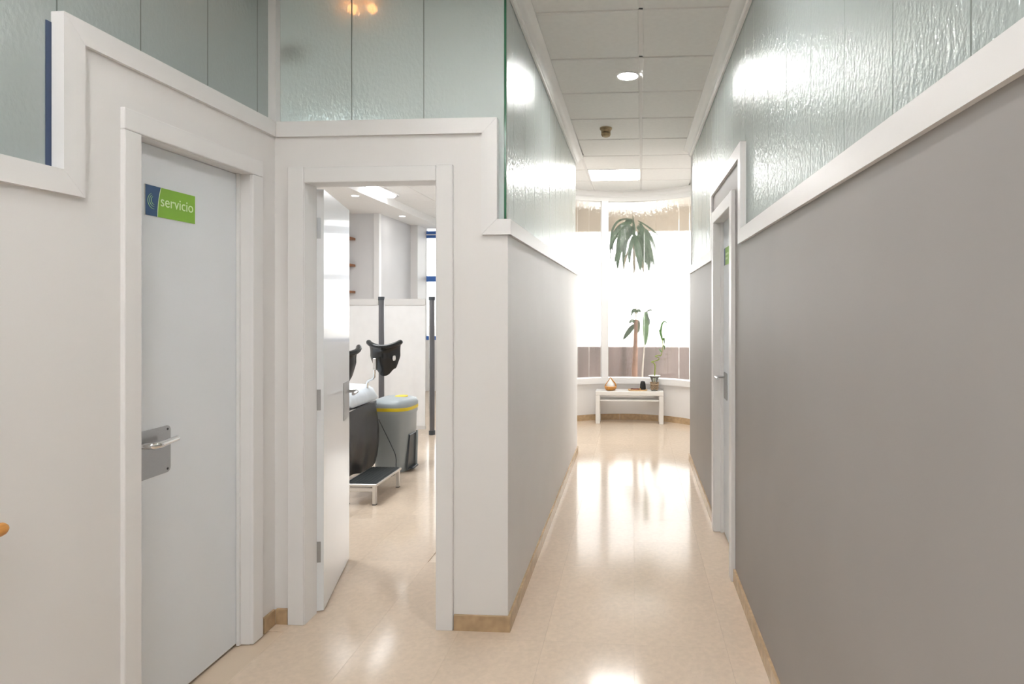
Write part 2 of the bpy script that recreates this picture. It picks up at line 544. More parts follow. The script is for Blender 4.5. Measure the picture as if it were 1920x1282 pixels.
for a, b in ((-1.65, -1.304), (-1.304, -0.962)):
    pane(w2, [(a + .002, ZHIGH), (b - .002, ZHIGH), (b - .002, GT), (a + .002, GT)], 'y', ys0, ys1)
pane(w2, [(-0.960, ZHIGH), (-0.625, ZHIGH), (-0.625, ZLOW), (-0.588, ZLOW), (-0.588, GT), (-0.960, GT)], 'y', ys0, ys1)
for a in (-1.304, -0.962):
    seam(w2, 'y', a, ys0 + .0005, ys1 - .001, ZHIGH)
Shape().box(-0.587, -0.577, ys0 - 0.001, ys1 + 0.001, ZLOW, GT).build('glass_edge', greenedge, w2)
w3 = structure('window_3', (-0.585, 4.5, ZLOW), 'obscured glass strips above the left corridor wall')
br = [2.80] + [2.969 + 0.3235 * k for k in range(0, 10)] + [6.21]
for a, b in zip(br[:-1], br[1:]):
    pane(w3, [(a + .002, ZLOW), (b - .002, ZLOW), (b - .002, GT), (a + .002, GT)], 'x', -0.588, -0.580)
    seam(w3, 'x', b, -0.587, -0.5805, ZLOW)
w4 = structure('window_4', (0.57, 2.5, ZLOW), 'obscured glass strips above the grey right wall')
br = [-2.5 + 0.32 * 0] + [1.069 + 0.31 * k for k in range(-10, 17)]
br = sorted(set([round(b, 3) for b in br if -2.5 < b < 6.0] + [3.15, 4.285, 5.97]))
br = [b for i, b in enumerate(br) if b in (3.15, 4.285) or not any(abs(b - q) < 0.06 for q in (3.15, 4.285))]
for a, b in zip(br[:-1], br[1:]):
    m_ = (a + b) / 2
    z0 = 2.25 if 3.15 < m_ < 4.285 else 1.82
    pane(w4, [(a + .0027, z0), (b - .0027, z0), (b - .0027, GT), (a + .0027, GT)], 'x', 0.562, 0.570)
    seam(w4, 'x', b, 0.5625, 0.5695, z0)

# ================================================================== TRIMS
def mitred(name, path, axis, a0, a1, w=TW, mat=None, label=None):
    loc = {'x': ((a0 + a1) / 2, path[0][0], path[0][1]), 'y': (path[0][0], (a0 + a1) / 2, path[0][1])}[axis]
    root = structure(name, loc, label)
    pts = [Vector(p) for p in path]
    n = len(pts)
    offs = []
    for i in range(n):
        d0 = (pts[i] - pts[i - 1]).normalized() if i else None
        d1 = (pts[i + 1] - pts[i]).normalized() if i < n - 1 else None
        if d0 is None: d0 = d1
        if d1 is None: d1 = d0
        n0 = Vector((-d0.y, d0.x)); n1 = Vector((-d1.y, d1.x))
        mdir = (n0 + n1)
        k = (w / 2) / (mdir.normalized().dot(n0)) if mdir.length > 0 else w / 2
        offs.append(mdir.normalized() * k)
    for i in range(n - 1):
        d = (pts[i + 1] - pts[i]).normalized() * 0.0005
        q = [pts[i] + offs[i] + d, pts[i + 1] + offs[i + 1] - d, pts[i + 1] - offs[i + 1] - d, pts[i] - offs[i] + d]
        Shape().prism([tuple(p) for p in q], axis, a0, a1).build('board', mat or trimw, root)
    return root
mitred('trim_1', [(-2.4, ZLOW), (1.716, ZLOW), (1.716, ZHIGH), (2.744, ZHIGH)], 'x', -1.6855, -1.645, label='stepped white cap board on the restroom wall')
mitred('trim_2', [(-1.645, ZHIGH), (-0.6475, ZHIGH), (-0.6475, ZLOW), (-0.552, ZLOW)], 'y', 2.745, YF + 0.0235, label='stepped white cap board over the open doorway')
mitred('trim_3', [(2.746, ZLOW), (6.235, ZLOW)], 'x', -0.5795, -0.55, label='white cap board along the left corridor wall')
mitred('trim_4', [(-2.4, 1.822), (3.15, 1.822), (3.15, 2.257), (4.285, 2.257), (4.285, 1.822), (5.99, 1.822)], 'x', 0.531, 0.5615, label='stepped white cap board around the corridor door')
sbuild(Shape().box(-1.6855, -1.648, YF - 0.012, YF + 0.026, ZHIGH, CEIL), 'trim_5', trimw, 'white glazing post in the corner')
sbuild(Shape().box(-1.6858, -1.6835, 1.664, 1.6808, 1.863, 2.29), 'trim_6', navy, 'dark blue strip on the face of the obscured glass')  # thin dark blue strip set in front of the pane

def crown(name, path_pts, inward, z1=CEIL + 0.004, h=0.082, label=None):
    # cove profile swept along a polyline; offset towards the room side
    prof = [(0.0, -h), (0.012, -h), (0.014, -h + 0.012), (0.022, -h + 0.016)]
    for k in range(6):
        t = k / 5 * math.pi / 2
        prof.append((0.022 + 0.040 * (1 - math.cos(t)), -h + 0.016 + 0.048 * math.sin(t)))
    prof += [(0.068, -0.014), (0.074, -0.012), (0.076, 0.0), (0.0, 0.0)]
    rings = []
    for p, nrm in zip(path_pts, inward):
        rings.append([(p[0] + nrm[0] * a, p[1] + nrm[1] * a, z1 + b) for a, b in prof])
    return sbuild(Shape().loft(rings), name, crownw, label, smooth=35)
crown('trim_7', [(-0.578, 2.80), (-0.578, 6.24)], [(1, 0), (1, 0)], label='white crown moulding on the left of the corridor')
crown('trim_8', [(0.560, -2.4), (0.560, 6.0)], [(-1, 0), (-1, 0)], label='white crown moulding on the right of the corridor')

# ================================================================== SKIRTING
def skirting(name, p0, p1, nrm, h=0.07, t=0.012, label=None, parent=None):
    p0, p1 = Vector(p0), Vector(p1)
    root = parent or structure(name, (p0.x, p0.y, 0), label)
    L = (p1 - p0).length
    k = max(1, round(L / 0.40))
    d = (p1 - p0) / k
    n = Vector(nrm)
    for i in range(k):
        a = p0 + d * i + d.normalized() * 0.0008
        b = p0 + d * (i + 1) - d.normalized() * 0.0008
        Shape().prism([tuple(a), tuple(b), tuple(b + n * t), tuple(a + n * t)], 'z', 0, h).build('skirting_tile', basem, root)
    return root
skirting('baseboard_left', (XL, 2.66), (XL, 2.748), (1, 0), label='short tan skirting beside the restroom door')
bf = skirting('baseboard_front', (XL + 0.012, YF), (-1.592, YF), (0, -1), label='tan skirting on the doorway wall')
skirting('', (-0.812, YF), (XC + 0.012, YF), (0, -1), parent=bf)
skirting('baseboard_corridor', (XC, YF), (XC, 6.22), (1, 0), label='tan skirting along the left corridor wall')
brt = skirting('baseboard_right', (XR, 0.2), (XR, 3.335), (-1, 0), label='tan skirting along the grey wall')
skirting('', (XR, 4.165), (XR, 5.98), (-1, 0), parent=brt)
bex = skirting('baseboard_exam', (-1.62, 5.90), (-1.62, 10.70), (-1, 0), label='tan skirting in the exam room')
skirting('', (-1.632, 5.83), (-0.64, 5.83), (0, -1), parent=bex)
skirting('', (XC - 0.07, YF + 0.09), (XC - 0.07, 5.81), (-1, 0), parent=bex)

# ================================================================== DOORS
# door 1: closed restroom door
d1 = structure('door_1', (-1.70, 2.27, 0), 'closed white restroom door')
leaf = Shape().box(-1.755, -1.715, 1.962, 2.578, 0.008, 2.042, 0.002).build('leaf', doorw, d1)
Shape().box(-1.765, -1.662, 1.9555, 1.966, 0, 2.05).build('jamb', trimw, d1)
Shape().box(-1.765, -1.662, 2.574, 2.5845, 0, 2.05).build('jamb', trimw, d1)
Shape().box(-1.765, -1.662, 1.966, 2.574, 2.043, 2.0495).build('jamb', trimw, d1)
Shape().box(-1.7135, -1.700, 2.560, 2.574, 0, 2.043).build('door_stop', trimw, d1)
Shape().box(-1.664, -1.645, 1.895, 1.966, 0, 2.043, 0.004, 2).build('architrave', trimw, d1)
Shape().box(-1.664, -1.645, 2.574, 2.648, 0, 2.043, 0.004, 2).build('architrave', trimw, d1)
Shape().box(-1.664, -1.6455, 1.895, 2.648, 2.0435, 2.115, 0.004, 2).build('architrave', trimw, d1)

def rrect(cx, cy, w, h, r, n=5):
    pts = []
    for sx, sy, a0 in ((1, 1, 0), (-1, 1, 90), (-1, -1, 180), (1, -1, 270)):
        for k in range(n + 1):
            t = math.radians(a0 + 90 * k / n)
            pts.append((cx + sx * (w / 2 - r) + r * math.cos(t), cy + sy * (h / 2 - r) + r * math.sin(t)))
    return pts
# handle (plate partly hidden by the frame)
Shape().prism(rrect(2.095, 0.943, 0.17, 0.172, 0.018), 'x', -1.7155, -1.7125).build('handle_plate', steel, leaf)
for zz in (0.87, 1.016):
    sc = Shape()
    sc.prism([(2.165 + 0.0045 * math.cos(t), zz + 0.0045 * math.sin(t)) for t in [k * math.pi / 4 for k in range(8)]], 'x', -1.7126, -1.7115)
    sc.build('screw', darkhole, leaf)
pts = [(-1.7125, 2.060, 0.982), (-1.690, 2.060, 0.982), (-1.668, 2.068, 0.981), (-1.659, 2.085, 0.981), (-1.657, 2.105, 0.982), (-1.657, 2.165, 0.985)]
pts = [(-1.7125, 2.035, 0.982), (-1.680, 2.035, 0.982), (-1.664, 2.042, 0.981), (-1.658, 2.060, 0.981), (-1.660, 2.085, 0.982), (-1.668, 2.155, 0.984)]
Shape().tube(pts, [0.0115, 0.0115, 0.0125, 0.0125, 0.0115, 0.0105], 14).build('lever', chrome, leaf, smooth=50)

# door 2: open door of the exam room
d2 = structure('door_2', (-1.2, 2.8, 0), 'glossy white exam room door standing open')
hx, hy = -1.505, 2.868
dv = Vector((-0.164, 0.616)).normalized()
nv = Vector((dv.y, -dv.x))
def dl(s, t):
    p = Vector((-1.485, 2.875)) + dv * s + nv * t
    return (p.x, p.y)
def leafbox(s0, s1, t0, t1, z0, z1):
    return Shape().prism([dl(s0, t0), dl(s1, t0), dl(s1, t1), dl(s0, t1)], 'z', z0, z1)
lf2 = leafbox(0, 0.637, -0.036, 0, 0.008, 2.032).build('leaf', doorgloss, d2)
for z in (0.29, 1.02, 1.845):
    hg = leafbox(-0.0015, 0.0005, -0.031, -0.013, z - 0.05, z + 0.05).build('hinge', steel, lf2)
    kn = Shape()
    for q in range(5):
        kn.tube([(-1.5275, 2.866, z - 0.05 + q * 0.02), (-1.5275, 2.866, z - 0.0325 + q * 0.02)], 0.0065, 10)
    kn.build('hinge_knuckle', chrome, lf2, smooth=40)
Shape().prism([dl(*p) for p in [(0.470, 0.0), (0.620, 0.0), (0.620, 0.0025), (0.470, 0.0025)]], 'z', 0.835, 1.045).build('handle_plate', steel, lf2)
lp = [(0.585, 0.0025), (0.585, 0.035), (0.578, 0.050), (0.56, 0.055), (0.46, 0.053)]
Shape().tube([dl(*p) + (0.985,) for p in lp], 0.009, 12).build('lever', chrome, lf2, smooth=50)
lp = [(0.585, -0.0365), (0.585, -0.07), (0.578, -0.082), (0.56, -0.086), (0.46, -0.084)]
Shape().tube([dl(*p) + (0.985,) for p in lp], 0.009, 12).build('lever', chrome, lf2, smooth=50)
Shape().box(-1.5245, -1.512, 2.752, 2.86, 0, 2.05).build('jamb', trimw, d2)
Shape().box(-0.895, -0.8855, 2.752, 2.86, 0, 2.05).build('jamb', trimw, d2)
Shape().box(-1.512, -0.895, 2.752, 2.86, 2.040, 2.0495).build('jamb', trimw, d2)
Shape().box(-1.590, -1.514, 2.743, 2.762, 0, 2.112, 0.004, 2).build('architrave', trimw, d2)
Shape().box(-0.892, -0.815, 2.743, 2.762, 0, 2.112, 0.004, 2).build('architrave', trimw, d2)
Shape().box(-1.5135, -0.8925, 2.7435, 2.762, 2.038, 2.110, 0.004, 2).build('architrave', trimw, d2)

# door 3: corridor door in the grey wall
d3 = structure('door_3', (0.57, 3.75, 0), 'closed white door in the grey corridor wall')
lf3 = Shape().box(0.590, 0.628, 3.412, 4.088, 0.008, 2.02, 0.002).build('leaf', doorw, d3)
Shape().box(0.530, 0.632, 3.406, 3.416, 0, 2.03).build('jamb', trimw, d3)
Shape().box(0.530, 0.632, 4.084, 4.094, 0, 2.03).build('jamb', trimw, d3)
Shape().box(0.530, 0.632, 3.416, 4.084, 2.020, 2.029).build('jamb', trimw, d3)
Shape().box(0.570, 0.5895, 4.066, 4.084, 0, 2.02).build('door_stop', trimw, d3)
Shape().box(0.522, 0.5465, 3.338, 3.412, 0, 2.095, 0.004, 2).build('architrave', trimw, d3)
Shape().box(0.522, 0.5465, 4.088, 4.162, 0, 2.095, 0.004, 2).build('architrave', trimw, d3)
Shape().box(0.5225, 0.5465, 3.4125, 4.0875, 2.018, 2.093, 0.004, 2).build('architrave', trimw, d3)
Shape().prism(rrect(3.985, 0.965, 0.14, 0.17, 0.015), 'x', 0.587, 0.5905).build('handle_plate', steel, lf3)
pts = [(0.587, 4.015, 1.02), (0.545, 4.015, 1.02), (0.530, 4.008, 1.02), (0.527, 3.99, 1.02), (0.528, 3.90, 1.02)]
Shape().tube(pts, 0.0095, 12).build('lever', chrome, lf3, smooth=50)

# ================================================================== SIGNS
def text_mesh(body, size, to_world, name, mat, parent, thick=0.0006, spacing=1.0, squeeze=1.0):
    cu = bpy.data.curves.new(name, 'FONT')
    cu.body = body
    cu.size = size
    cu.extrude = thick / 2
    cu.offset = 0.0
    cu.space_character = spacing
    to = bpy.data.objects.new('tmp_text', cu)
    COL.objects.link(to)
    dg = bpy.context.evaluated_depsgraph_get()
    me = bpy.data.meshes.new_from_object(to.evaluated_get(dg))
    bpy.data.objects.remove(to)
    sh = Shape()
    xs = [v.co.x for v in me.vertices]
    x0 = min(xs)
    sh.add([to_world((v.co.x - x0) * squeeze, v.co.y, v.co.z) for v in me.vertices], [tuple(p.vertices) for p in me.polygons])
    w = (max(xs) - x0) * squeeze
    bpy.data.meshes.remove(me)
    return sh.build(name, mat, parent), w

sx = -1.7148
sign = thing('door_sign', (-1.713, 2.183, 1.79), 'green and navy door sign reading servicio on the restroom door', 'sign')
Shape().box(sx, sx + 0.003, 2.059, 2.307, 1.789, 1.899).build('backing', signedge, sign)
def border(z):   # curved boundary between navy and green
    t = (z - 1.79) / 0.108
    return 2.114 + 0.016 * t * t
zs = [1.79 + 0.108 * k / 10 for k in range(11)]
nav = [(2.060, 1.79)] + [(border(z), z) for z in zs] + [(2.060, 1.898)]
Shape().prism(nav, 'x', sx + 0.003, sx + 0.0036).build('navy_field', signblue, sign)
gr = [(border(z) + 0.003, z) for z in zs] + [(2.306, 1.898), (2.306, 1.79)]
Shape().prism(gr, 'x', sx + 0.003, sx + 0.0036).build('green_field', signgreen, sign)
bd = [(border(z), z) for z in zs] + [(border(z) + 0.003, z) for z in reversed(zs)]
Shape().prism(bd, 'x', sx + 0.003, sx + 0.0037).build('border_line', signwhite, sign)
arcs = Shape()
for r, cy, cz in ((0.0285, 2.0975, 1.8435), (0.0215, 2.0985, 1.8450), (0.0150, 2.0995, 1.8460)):
    A = [math.radians(t) for t in range(110, 286, 11)]
    def th(t):
        return 0.0004 + 0.0020 * math.sin((t - A[0]) / (A[-1] - A[0]) * math.pi)
    outer = [(cy + r * math.cos(t), cz + r * math.sin(t)) for t in A]
    inner = [(cy + (r - th(t)) * math.cos(t), cz + (r - th(t)) * math.sin(t)) for t in reversed(A)]
    arcs.prism(outer + inner, 'x', sx + 0.0036, sx + 0.0040)
arcs.build('logo_arcs', lime, sign)
text_mesh('servicio', 0.056, lambda x, y, z: (sx + 0.0041 + z, 2.130 + x, 1.8315 + y), 'lettering', signwhite, sign, squeeze=0.965)

sign2 = thing('door_sign', (0.588, 3.85, 1.74), 'small green sign on the corridor door in the grey wall', 'sign')
Shape().box(0.5870, 0.5900, 3.815, 4.035, 1.735, 1.845).build('backing', signedge, sign2)
Shape().box(0.5864, 0.5870, 3.816, 3.985, 1.736, 1.844).build('green_field', signgreen, sign2)
Shape().box(0.5864, 0.5870, 3.985, 4.034, 1.736, 1.844).build('navy_field', signblue, sign2)
mk = Shape()
for zc, n in ((1.802, 7), (1.775, 5)):
    for k in range(n):
        y = 3.965 - k * 0.017
        mk.box(0.5859, 0.5864, y - 0.010, y, zc - 0.007, zc + 0.007)
mk.build('lettering', signwhite, sign2)

# ================================================================== BAY (round window room)
BC = Vector((-0.11, 6.935)); BR = 1.196
def bp_(a, r=BR, z=None):
    p = (BC.x + r * math.cos(math.radians(a)), BC.y + r * math.sin(math.radians(a)))
    return p if z is None else p + (z,)
def arc_solid(a0, a1, r0, r1, z0, z1, step=4.0):
    n = max(2, int(abs(a1 - a0) / step) + 1)
    A = [a0 + (a1 - a0) * k / n for k in range(n + 1)]
    rings = [[bp_(a, r0, z0), bp_(a, r1, z0), bp_(a, r1, z1), bp_(a, r0, z1)] for a in A]
    return Shape().loft(rings)
SILL = 0.55
A0, A1 = -56.5, 245.5
sbuild(arc_solid(A0, A1, BR, BR + 0.10, 0, 0.50), 'wall_bay', white, 'low white curved wall under the bay window', smooth=30)
sbuild(arc_solid(A0, -2, BR, BR + 0.10, 0.50, 3.0), 'wall_bay_right', white, smooth=30)
sbuild(arc_solid(182, A1, BR, BR + 0.10, 0.50, 3.0), 'wall_bay_left', white, smooth=30)
sbuild(arc_solid(-2, 182, BR - 0.035, BR + 0.11, 0.475, SILL), 'trim_9', trimw, 'curved white sill of the bay window', smooth=30)
sbuild(arc_solid(-2, 182, BR - 0.01, BR + 0.11, 2.865, 3.0), 'trim_10', crownw, 'curved white head of the bay window', smooth=30)
angs = [A0 + (A1 - A0) * k / 60 for k in range(61)]
crown('trim_11', [bp_(a, BR - 0.009) for a in angs], [(-math.cos(math.radians(a)), -math.sin(math.radians(a))) for a in angs], h=0.075, label='curved white crown moulding of the bay')
bb = structure('baseboard_bay', (BC.x, BC.y + BR, 0), 'tan skirting curving around the bay')
for k in range(12):
    a = 8 + k * 14.2
    arc_solid(a, a + 14.1, BR - 0.012, BR - 0.0005, 0, 0.075, 3.6).build('skirting_tile', basem, bb)
w5 = structure('window_5', (BC.x, BC.y + BR, SILL), 'curved bay window of rippled glass strips')
def bay_pane(a0, a1):
    g = 0.12
    rings = []
    for a in (a0 + g, (a0 + a1) / 2, a1 - g):
        rings.append([bp_(a, BR + 0.030, SILL), bp_(a, BR + 0.038, SILL), bp_(a, BR + 0.038, 2.87), bp_(a, BR + 0.030, 2.87)])
    Shape().loft(rings).build('pane', ripple, w5)
st = 7.45
a = 100.4
while a - st > -3:
    bay_pane(a - st, a); a -= st
a = 104.8
while a + st < 184:
    bay_pane(a, a + st); a += st
arc_solid(100.5, 104.7, BR - 0.02, BR + 0.07, SILL, 2.87, 2).build('mullion', trimw, w5)

# ---- outside the bay
sbuild(Shape().box(-30, 30, -20, 60, -0.40, -0.30), 'ground', groundm)
terr = sbuild(Shape().box(-1.5, 3.0, 7.0, 10.0, -0.12, -0.02).box(-1.5, -1.30, 6.0, 7.0, -0.12, -0.02), 'ground_terrace', terrace)
parapet = Shape().box(-1.5, 3.4, 9.6, 9.75, -0.3, 0.86).build('terrace_parapet', parapetm, None, label='mauve brown parapet blurred behind the bay glass', category='parapet')
can = thing('terrace_canopy', (0.3, 9.5, 2.62), 'beige canopy seen through the top of the bay glass', 'canopy')
Shape().box(-1.5, 3.4, 9.45, 9.55, 2.63, 3.1).build('fascia', canopym, can)
Shape().box(-1.5, 3.4, 8.2, 9.5, 3.02, 3.1).build('canopy_board', canopym, can)
for x in (-1.45, 3.35):
    Shape().box(x - 0.05, x + 0.05, 9.46, 9.54, -0.02, 2.63).build('canopy_post', trimw, can)

def blade(pts, hw, droop_y=0.0, n=12):
    c = bez(pts, n)
    rings = []
    for i, p in enumerate(c):
        t = i / n
        d = (c[min(i + 1, n)] - c[max(i - 1, 0)]).normalized()
        side = d.cross(Vector((0, 1, 0)))
        side = side.normalized() if side.length > 1e-4 else Vector((1, 0, 0))
        w = hw * (math.sin(math.pi * min(1, 0.12 + 0.88 * t)) ** 0.6 if t < 0.995 else 0.0) + 0.0012
        up = side.cross(d).normalized()
        rings.append([tuple(p + side * w), tuple(p + up * (0.0015 + 0.18 * w)), tuple(p - side * w), tuple(p - up * (0.0015 - 0.18 * w))])
    return Shape().loft(rings)

PY = 8.70
UP = [([(-0.01, 2.7), (-0.15, 2.68), (-0.21, 2.38), (-0.22, 2.0)], 0.051, 0), ([(0.01, 2.61), (-0.09, 2.58), (-0.15, 2.3), (-0.13, 1.99)], 0.031, 0),
      ([(-0.03, 2.71), (-0.3, 2.76), (-0.34, 2.52), (-0.31, 2.06)], 0.015, 0), ([(0.01, 2.52), (0.02, 2.34), (0.02, 2.17), (0.01, 1.91)], 0.022, 1),
      ([(0.02, 2.48), (0.06, 2.34), (0.1, 2.17), (0.1, 1.97)], 0.046, 0), ([(0.06, 2.52), (0.2, 2.5), (0.24, 2.21), (0.22, 1.96)], 0.062, 0),
      ([(0.09, 2.66), (0.16, 2.56), (0.3, 2.25), (0.31, 1.92)], 0.029, 0), ([(0.07, 2.69), (0.24, 2.61), (0.42, 2.45), (0.53, 2.29)], 0.011, 0),
      ([(0.02, 2.43), (-0.08, 2.27), (-0.13, 2.12), (-0.13, 1.98)], 0.013, 1), ([(-0.03, 2.62), (-0.24, 2.52), (-0.34, 2.43), (-0.28, 2.24)], 0.026, 0),
      ([(0.04, 2.43), (0.09, 2.25), (0.14, 2.04), (0.17, 1.86)], 0.018, 1), ([(0.02, 2.58), (-0.08, 2.5), (-0.17, 2.35), (-0.2, 2.2)], 0.04, 0),
      ([(0.06, 2.61), (0.13, 2.58), (0.19, 2.41), (0.23, 2.31)], 0.04, 0),
      ([(0.0, 2.55), (-0.10, 2.50), (-0.22, 2.32), (-0.26, 2.10)], 0.034, 0), ([(0.03, 2.50), (-0.03, 2.42), (-0.06, 2.25), (-0.05, 2.08)], 0.030, 0),
      ([(0.05, 2.60), (0.20, 2.60), (0.30, 2.42), (0.34, 2.18)], 0.026, 0), ([(-0.02, 2.66), (-0.20, 2.68), (-0.29, 2.48), (-0.33, 2.28)], 0.030, 0),
      ([(0.04, 2.48), (0.12, 2.44), (0.17, 2.22), (0.16, 2.04)], 0.034, 0)]
LOW = [([(0.02, 1.23), (-0.02, 1.19), (-0.08, 1.11), (-0.14, 1.02)], 0.033, 0), ([(0.04, 1.26), (0.08, 1.31), (0.1, 1.22), (0.07, 1.11)], 0.028, 0),
       ([(0.04, 1.38), (0.03, 1.46), (0.0, 1.46), (-0.03, 1.35)], 0.023, 0), ([(0.04, 1.38), (0.07, 1.46), (0.1, 1.43), (0.11, 1.4)], 0.021, 0),
       ([(0.03, 1.24), (0.0, 1.31), (-0.03, 1.29), (-0.06, 1.25)], 0.023, 0)]
plant = thing('dracaena_plant', (0.02, PY, -0.02), 'tall dracaena with drooping strap leaves outside the bay window', 'plant')
tr = [(0.022, PY, 0.20), (0.022, PY, 0.6), (0.035, PY, 1.0), (0.04, PY, 1.30)]
Shape().tube(tr, [0.042, 0.040, 0.030, 0.026], 12).build('trunk', trunkm, plant, smooth=50)
Shape().tube([(0.04, PY, 1.28), (0.045, PY, 1.7), (0.03, PY, 2.1), (0.015, PY, 2.45)], [0.012, 0.007, 0.007, 0.012], 8).build('upper_stem', canem, plant, smooth=50)
Shape().tube([(0.015, PY, 2.42), (0.01, PY, 2.6), (-0.005, PY, 2.76)], [0.022, 0.024, 0.004], 8).build('growing_tip', leafm, plant, smooth=50)
for i, (q, hw, k) in enumerate(UP + LOW):
    dy = [0, 0.06, -0.05, 0.03, -0.08, 0.09][i % 6]
    y = [PY, PY + dy * 0.6, PY + dy, PY + dy * 1.2]
    b = blade([(q[j][0], y[j], q[j][1]) for j in range(4)], hw)
    b.build('leaf', (leafm, leafbr)[k], plant, smooth=60)
pot = Shape().lathe([(0.13, 0.0), (0.17, 0.30), (0.18, 0.30), (0.18, 0.33), (0.16, 0.33), (0.155, 0.27)], (0.022, PY, -0.02), 24)
pot.build('pot', terrace, plant, smooth=40)
SY, k_ = 8.40, 8.40 / 8.70
p2 = thing('slim_plant', (0.12 * k_, SY, -0.02), 'slim cane plant with one long hanging green leaf outside the bay window', 'plant')
Shape().tube([(0.12 * k_, SY, 0.10), (0.13 * k_, SY, 0.6), (0.16 * k_, SY, 1.0), (0.18 * k_, SY, 1.41)], [0.013, 0.011, 0.007, 0.005], 8).build('stem', canem, p2, smooth=50)
for q, hw, mt in (([(0.18, 1.41), (0.18, 1.32), (0.18, 1.13), (0.17, 0.94)], 0.042, leafb), ([(0.18, 1.38), (0.23, 1.31), (0.23, 1.27), (0.22, 1.22)], 0.014, leafm), ([(0.18, 1.41), (0.23, 1.44), (0.26, 1.45), (0.27, 1.42)], 0.009, leafm)):
    blade([(q[j][0] * k_, SY - 0.02 - 0.01 * j, 1.46 + (q[j][1] - 1.46) * k_) for j in range(4)], hw).build('leaf', mt, p2, smooth=60)
Shape().lathe([(0.05, 0.0), (0.075, 0.15), (0.078, 0.16), (0.068, 0.16), (0.064, 0.13), (0.02, 0.125)], (0.12 * k_, SY, -0.02), 20).build('pot', terrace, p2, smooth=40)

# ================================================================== BENCH AND THINGS ON IT
bench = thing('bench', (-0.05, 7.92, 0), 'low white bench with a shelf in front of the bay window', 'bench')
bx0, bx1, by0, by1, bt = -0.475, 0.382, 7.80, 8.03, 0.412
Shape().box(bx0, bx1, by0, by1, bt - 0.055, bt, 0.004).build('seat', benchw, bench)
for x in (bx0, bx1 - 0.055):
    for y in (by0, by1 - 0.055):
        Shape().box(x, x + 0.055, y, y + 0.055, 0, bt - 0.0555, 0.003).build('leg', benchw, bench)
Shape().box(bx0 + 0.056, bx1 - 0.056, by0 + 0.012, by1 - 0.012, 0.285, 0.305, 0.002).build('shelf', benchw, bench)

# drop shaped wooden holder
ho = thing('candle_holder', (-0.288, 7.90, bt), 'drop shaped wooden holder with a white drop on the white bench', 'candle holder')
hc = (-0.288, 7.90, bt)
bowl = [(0.030, 0.0), (0.058, 0.006), (0.076, 0.028), (0.078, 0.048), (0.070, 0.056), (0.058, 0.050), (0.052, 0.030), (0.030, 0.014)]
Shape().lathe(bowl, hc, 28).build('bowl', honey, ho, smooth=50)
Shape().tube([(hc[0] + 0.073, hc[1], bt + 0.048), (hc[0] + 0.060, hc[1], bt + 0.085), (hc[0] + 0.028, hc[1], bt + 0.125), (hc[0] - 0.002, hc[1], bt + 0.165)], [0.009, 0.009, 0.008, 0.004], 10).build('wooden_rib', honey, ho, smooth=50)
Shape().tube([(hc[0] - 0.075, hc[1], bt + 0.048), (hc[0] - 0.055, hc[1], bt + 0.085), (hc[0] - 0.022, hc[1], bt + 0.130), (hc[0] - 0.002, hc[1], bt + 0.165)], [0.005, 0.005, 0.004, 0.003], 10).build('wooden_rib', honey, ho, smooth=50)
Shape().lathe([(0.028, 0.016), (0.050, 0.032), (0.055, 0.055), (0.044, 0.085), (0.024, 0.115), (0.004, 0.148)], hc, 24).build('white_drop', whitec, ho, smooth=60)

tray = thing('tray', (0.06, 7.885, bt), 'pale wooden tray on the white bench', 'tray')
tb = Shape()
tb.loft([[(x, y, bt) for x, y in rrect(0.058, 7.885, 0.228, 0.085, 0.03)], [(x, y, bt + 0.012) for x, y in rrect(0.058, 7.885, 0.245, 0.10, 0.035)]])
tb.build('tray_base', palewood, tray, smooth=40)
rim = Shape()
ro = rrect(0.058, 7.885, 0.247, 0.102, 0.036); ri = rrect(0.058, 7.885, 0.232, 0.088, 0.03)
n = len(ro)
rim.add([(x, y, bt + 0.012) for x, y in ro] + [(x, y, bt + 0.018) for x, y in ro] + [(x, y, bt + 0.018) for x, y in ri] + [(x, y, bt + 0.012) for x, y in ri],
        [(i + n * k, (i + 1) % n + n * k, (i + 1) % n + n * ((k + 1) % 4), i + n * ((k + 1) % 4)) for i in range(n) for k in range(4)])
rim.build('rim', palewood, tray, smooth=40)
beads = [(-0.022, 0.0), (-0.006, 0.008), (0.010, -0.006), (0.026, 0.004), (0.043, -0.002), (0.058, 0.007), (0.074, -0.004), (0.088, 0.006)]
for i, (dx, dy) in enumerate(beads):
    r = 0.0105
    last = i == 7
    sh = Shape().lathe([(r * 0.45, 0.0), (r * 0.95, r * 0.5), (r, r), (r * 0.8, r * 1.5), (r * 0.3, r * 1.9)], (dx, 7.875 + dy, bt + 0.0122), 10)
    o = sh.build('pebble', stone2 if last else stone1, None, smooth=60, category='pebble', group='pebbles on the tray',
                 label='amber pebble beside the black jar on the wooden tray' if last else '%s dark red pebble from the left on the pale wooden tray' % ('first', 'second', 'third', 'fourth', 'fifth', 'sixth', 'seventh')[i])
jar = thing('black_jar', (0.124, 7.905, bt + 0.012), 'small ribbed black jar standing on the wooden tray', 'jar')
rings = []
for r, z in ((0.033, 0.0), (0.037, 0.006), (0.036, 0.03), (0.033, 0.07), (0.028, 0.098), (0.022, 0.106)):
    rings.append([(0.124 + r * (1 + (0.035 if k % 2 else -0.035)) * math.cos(2 * math.pi * k / 32), 7.905 + r * (1 + (0.035 if k % 2 else -0.035)) * math.sin(2 * math.pi * k / 32), bt + 0.0122 + z) for k in range(32)])
Shape().loft(rings).build('body', blackc, jar, smooth=25)
Shape().lathe([(0.021, 0.106), (0.020, 0.110), (0.010, 0.112)], (0.124, 7.905, bt + 0.0122), 20).build('lid', blackc, jar, smooth=50)

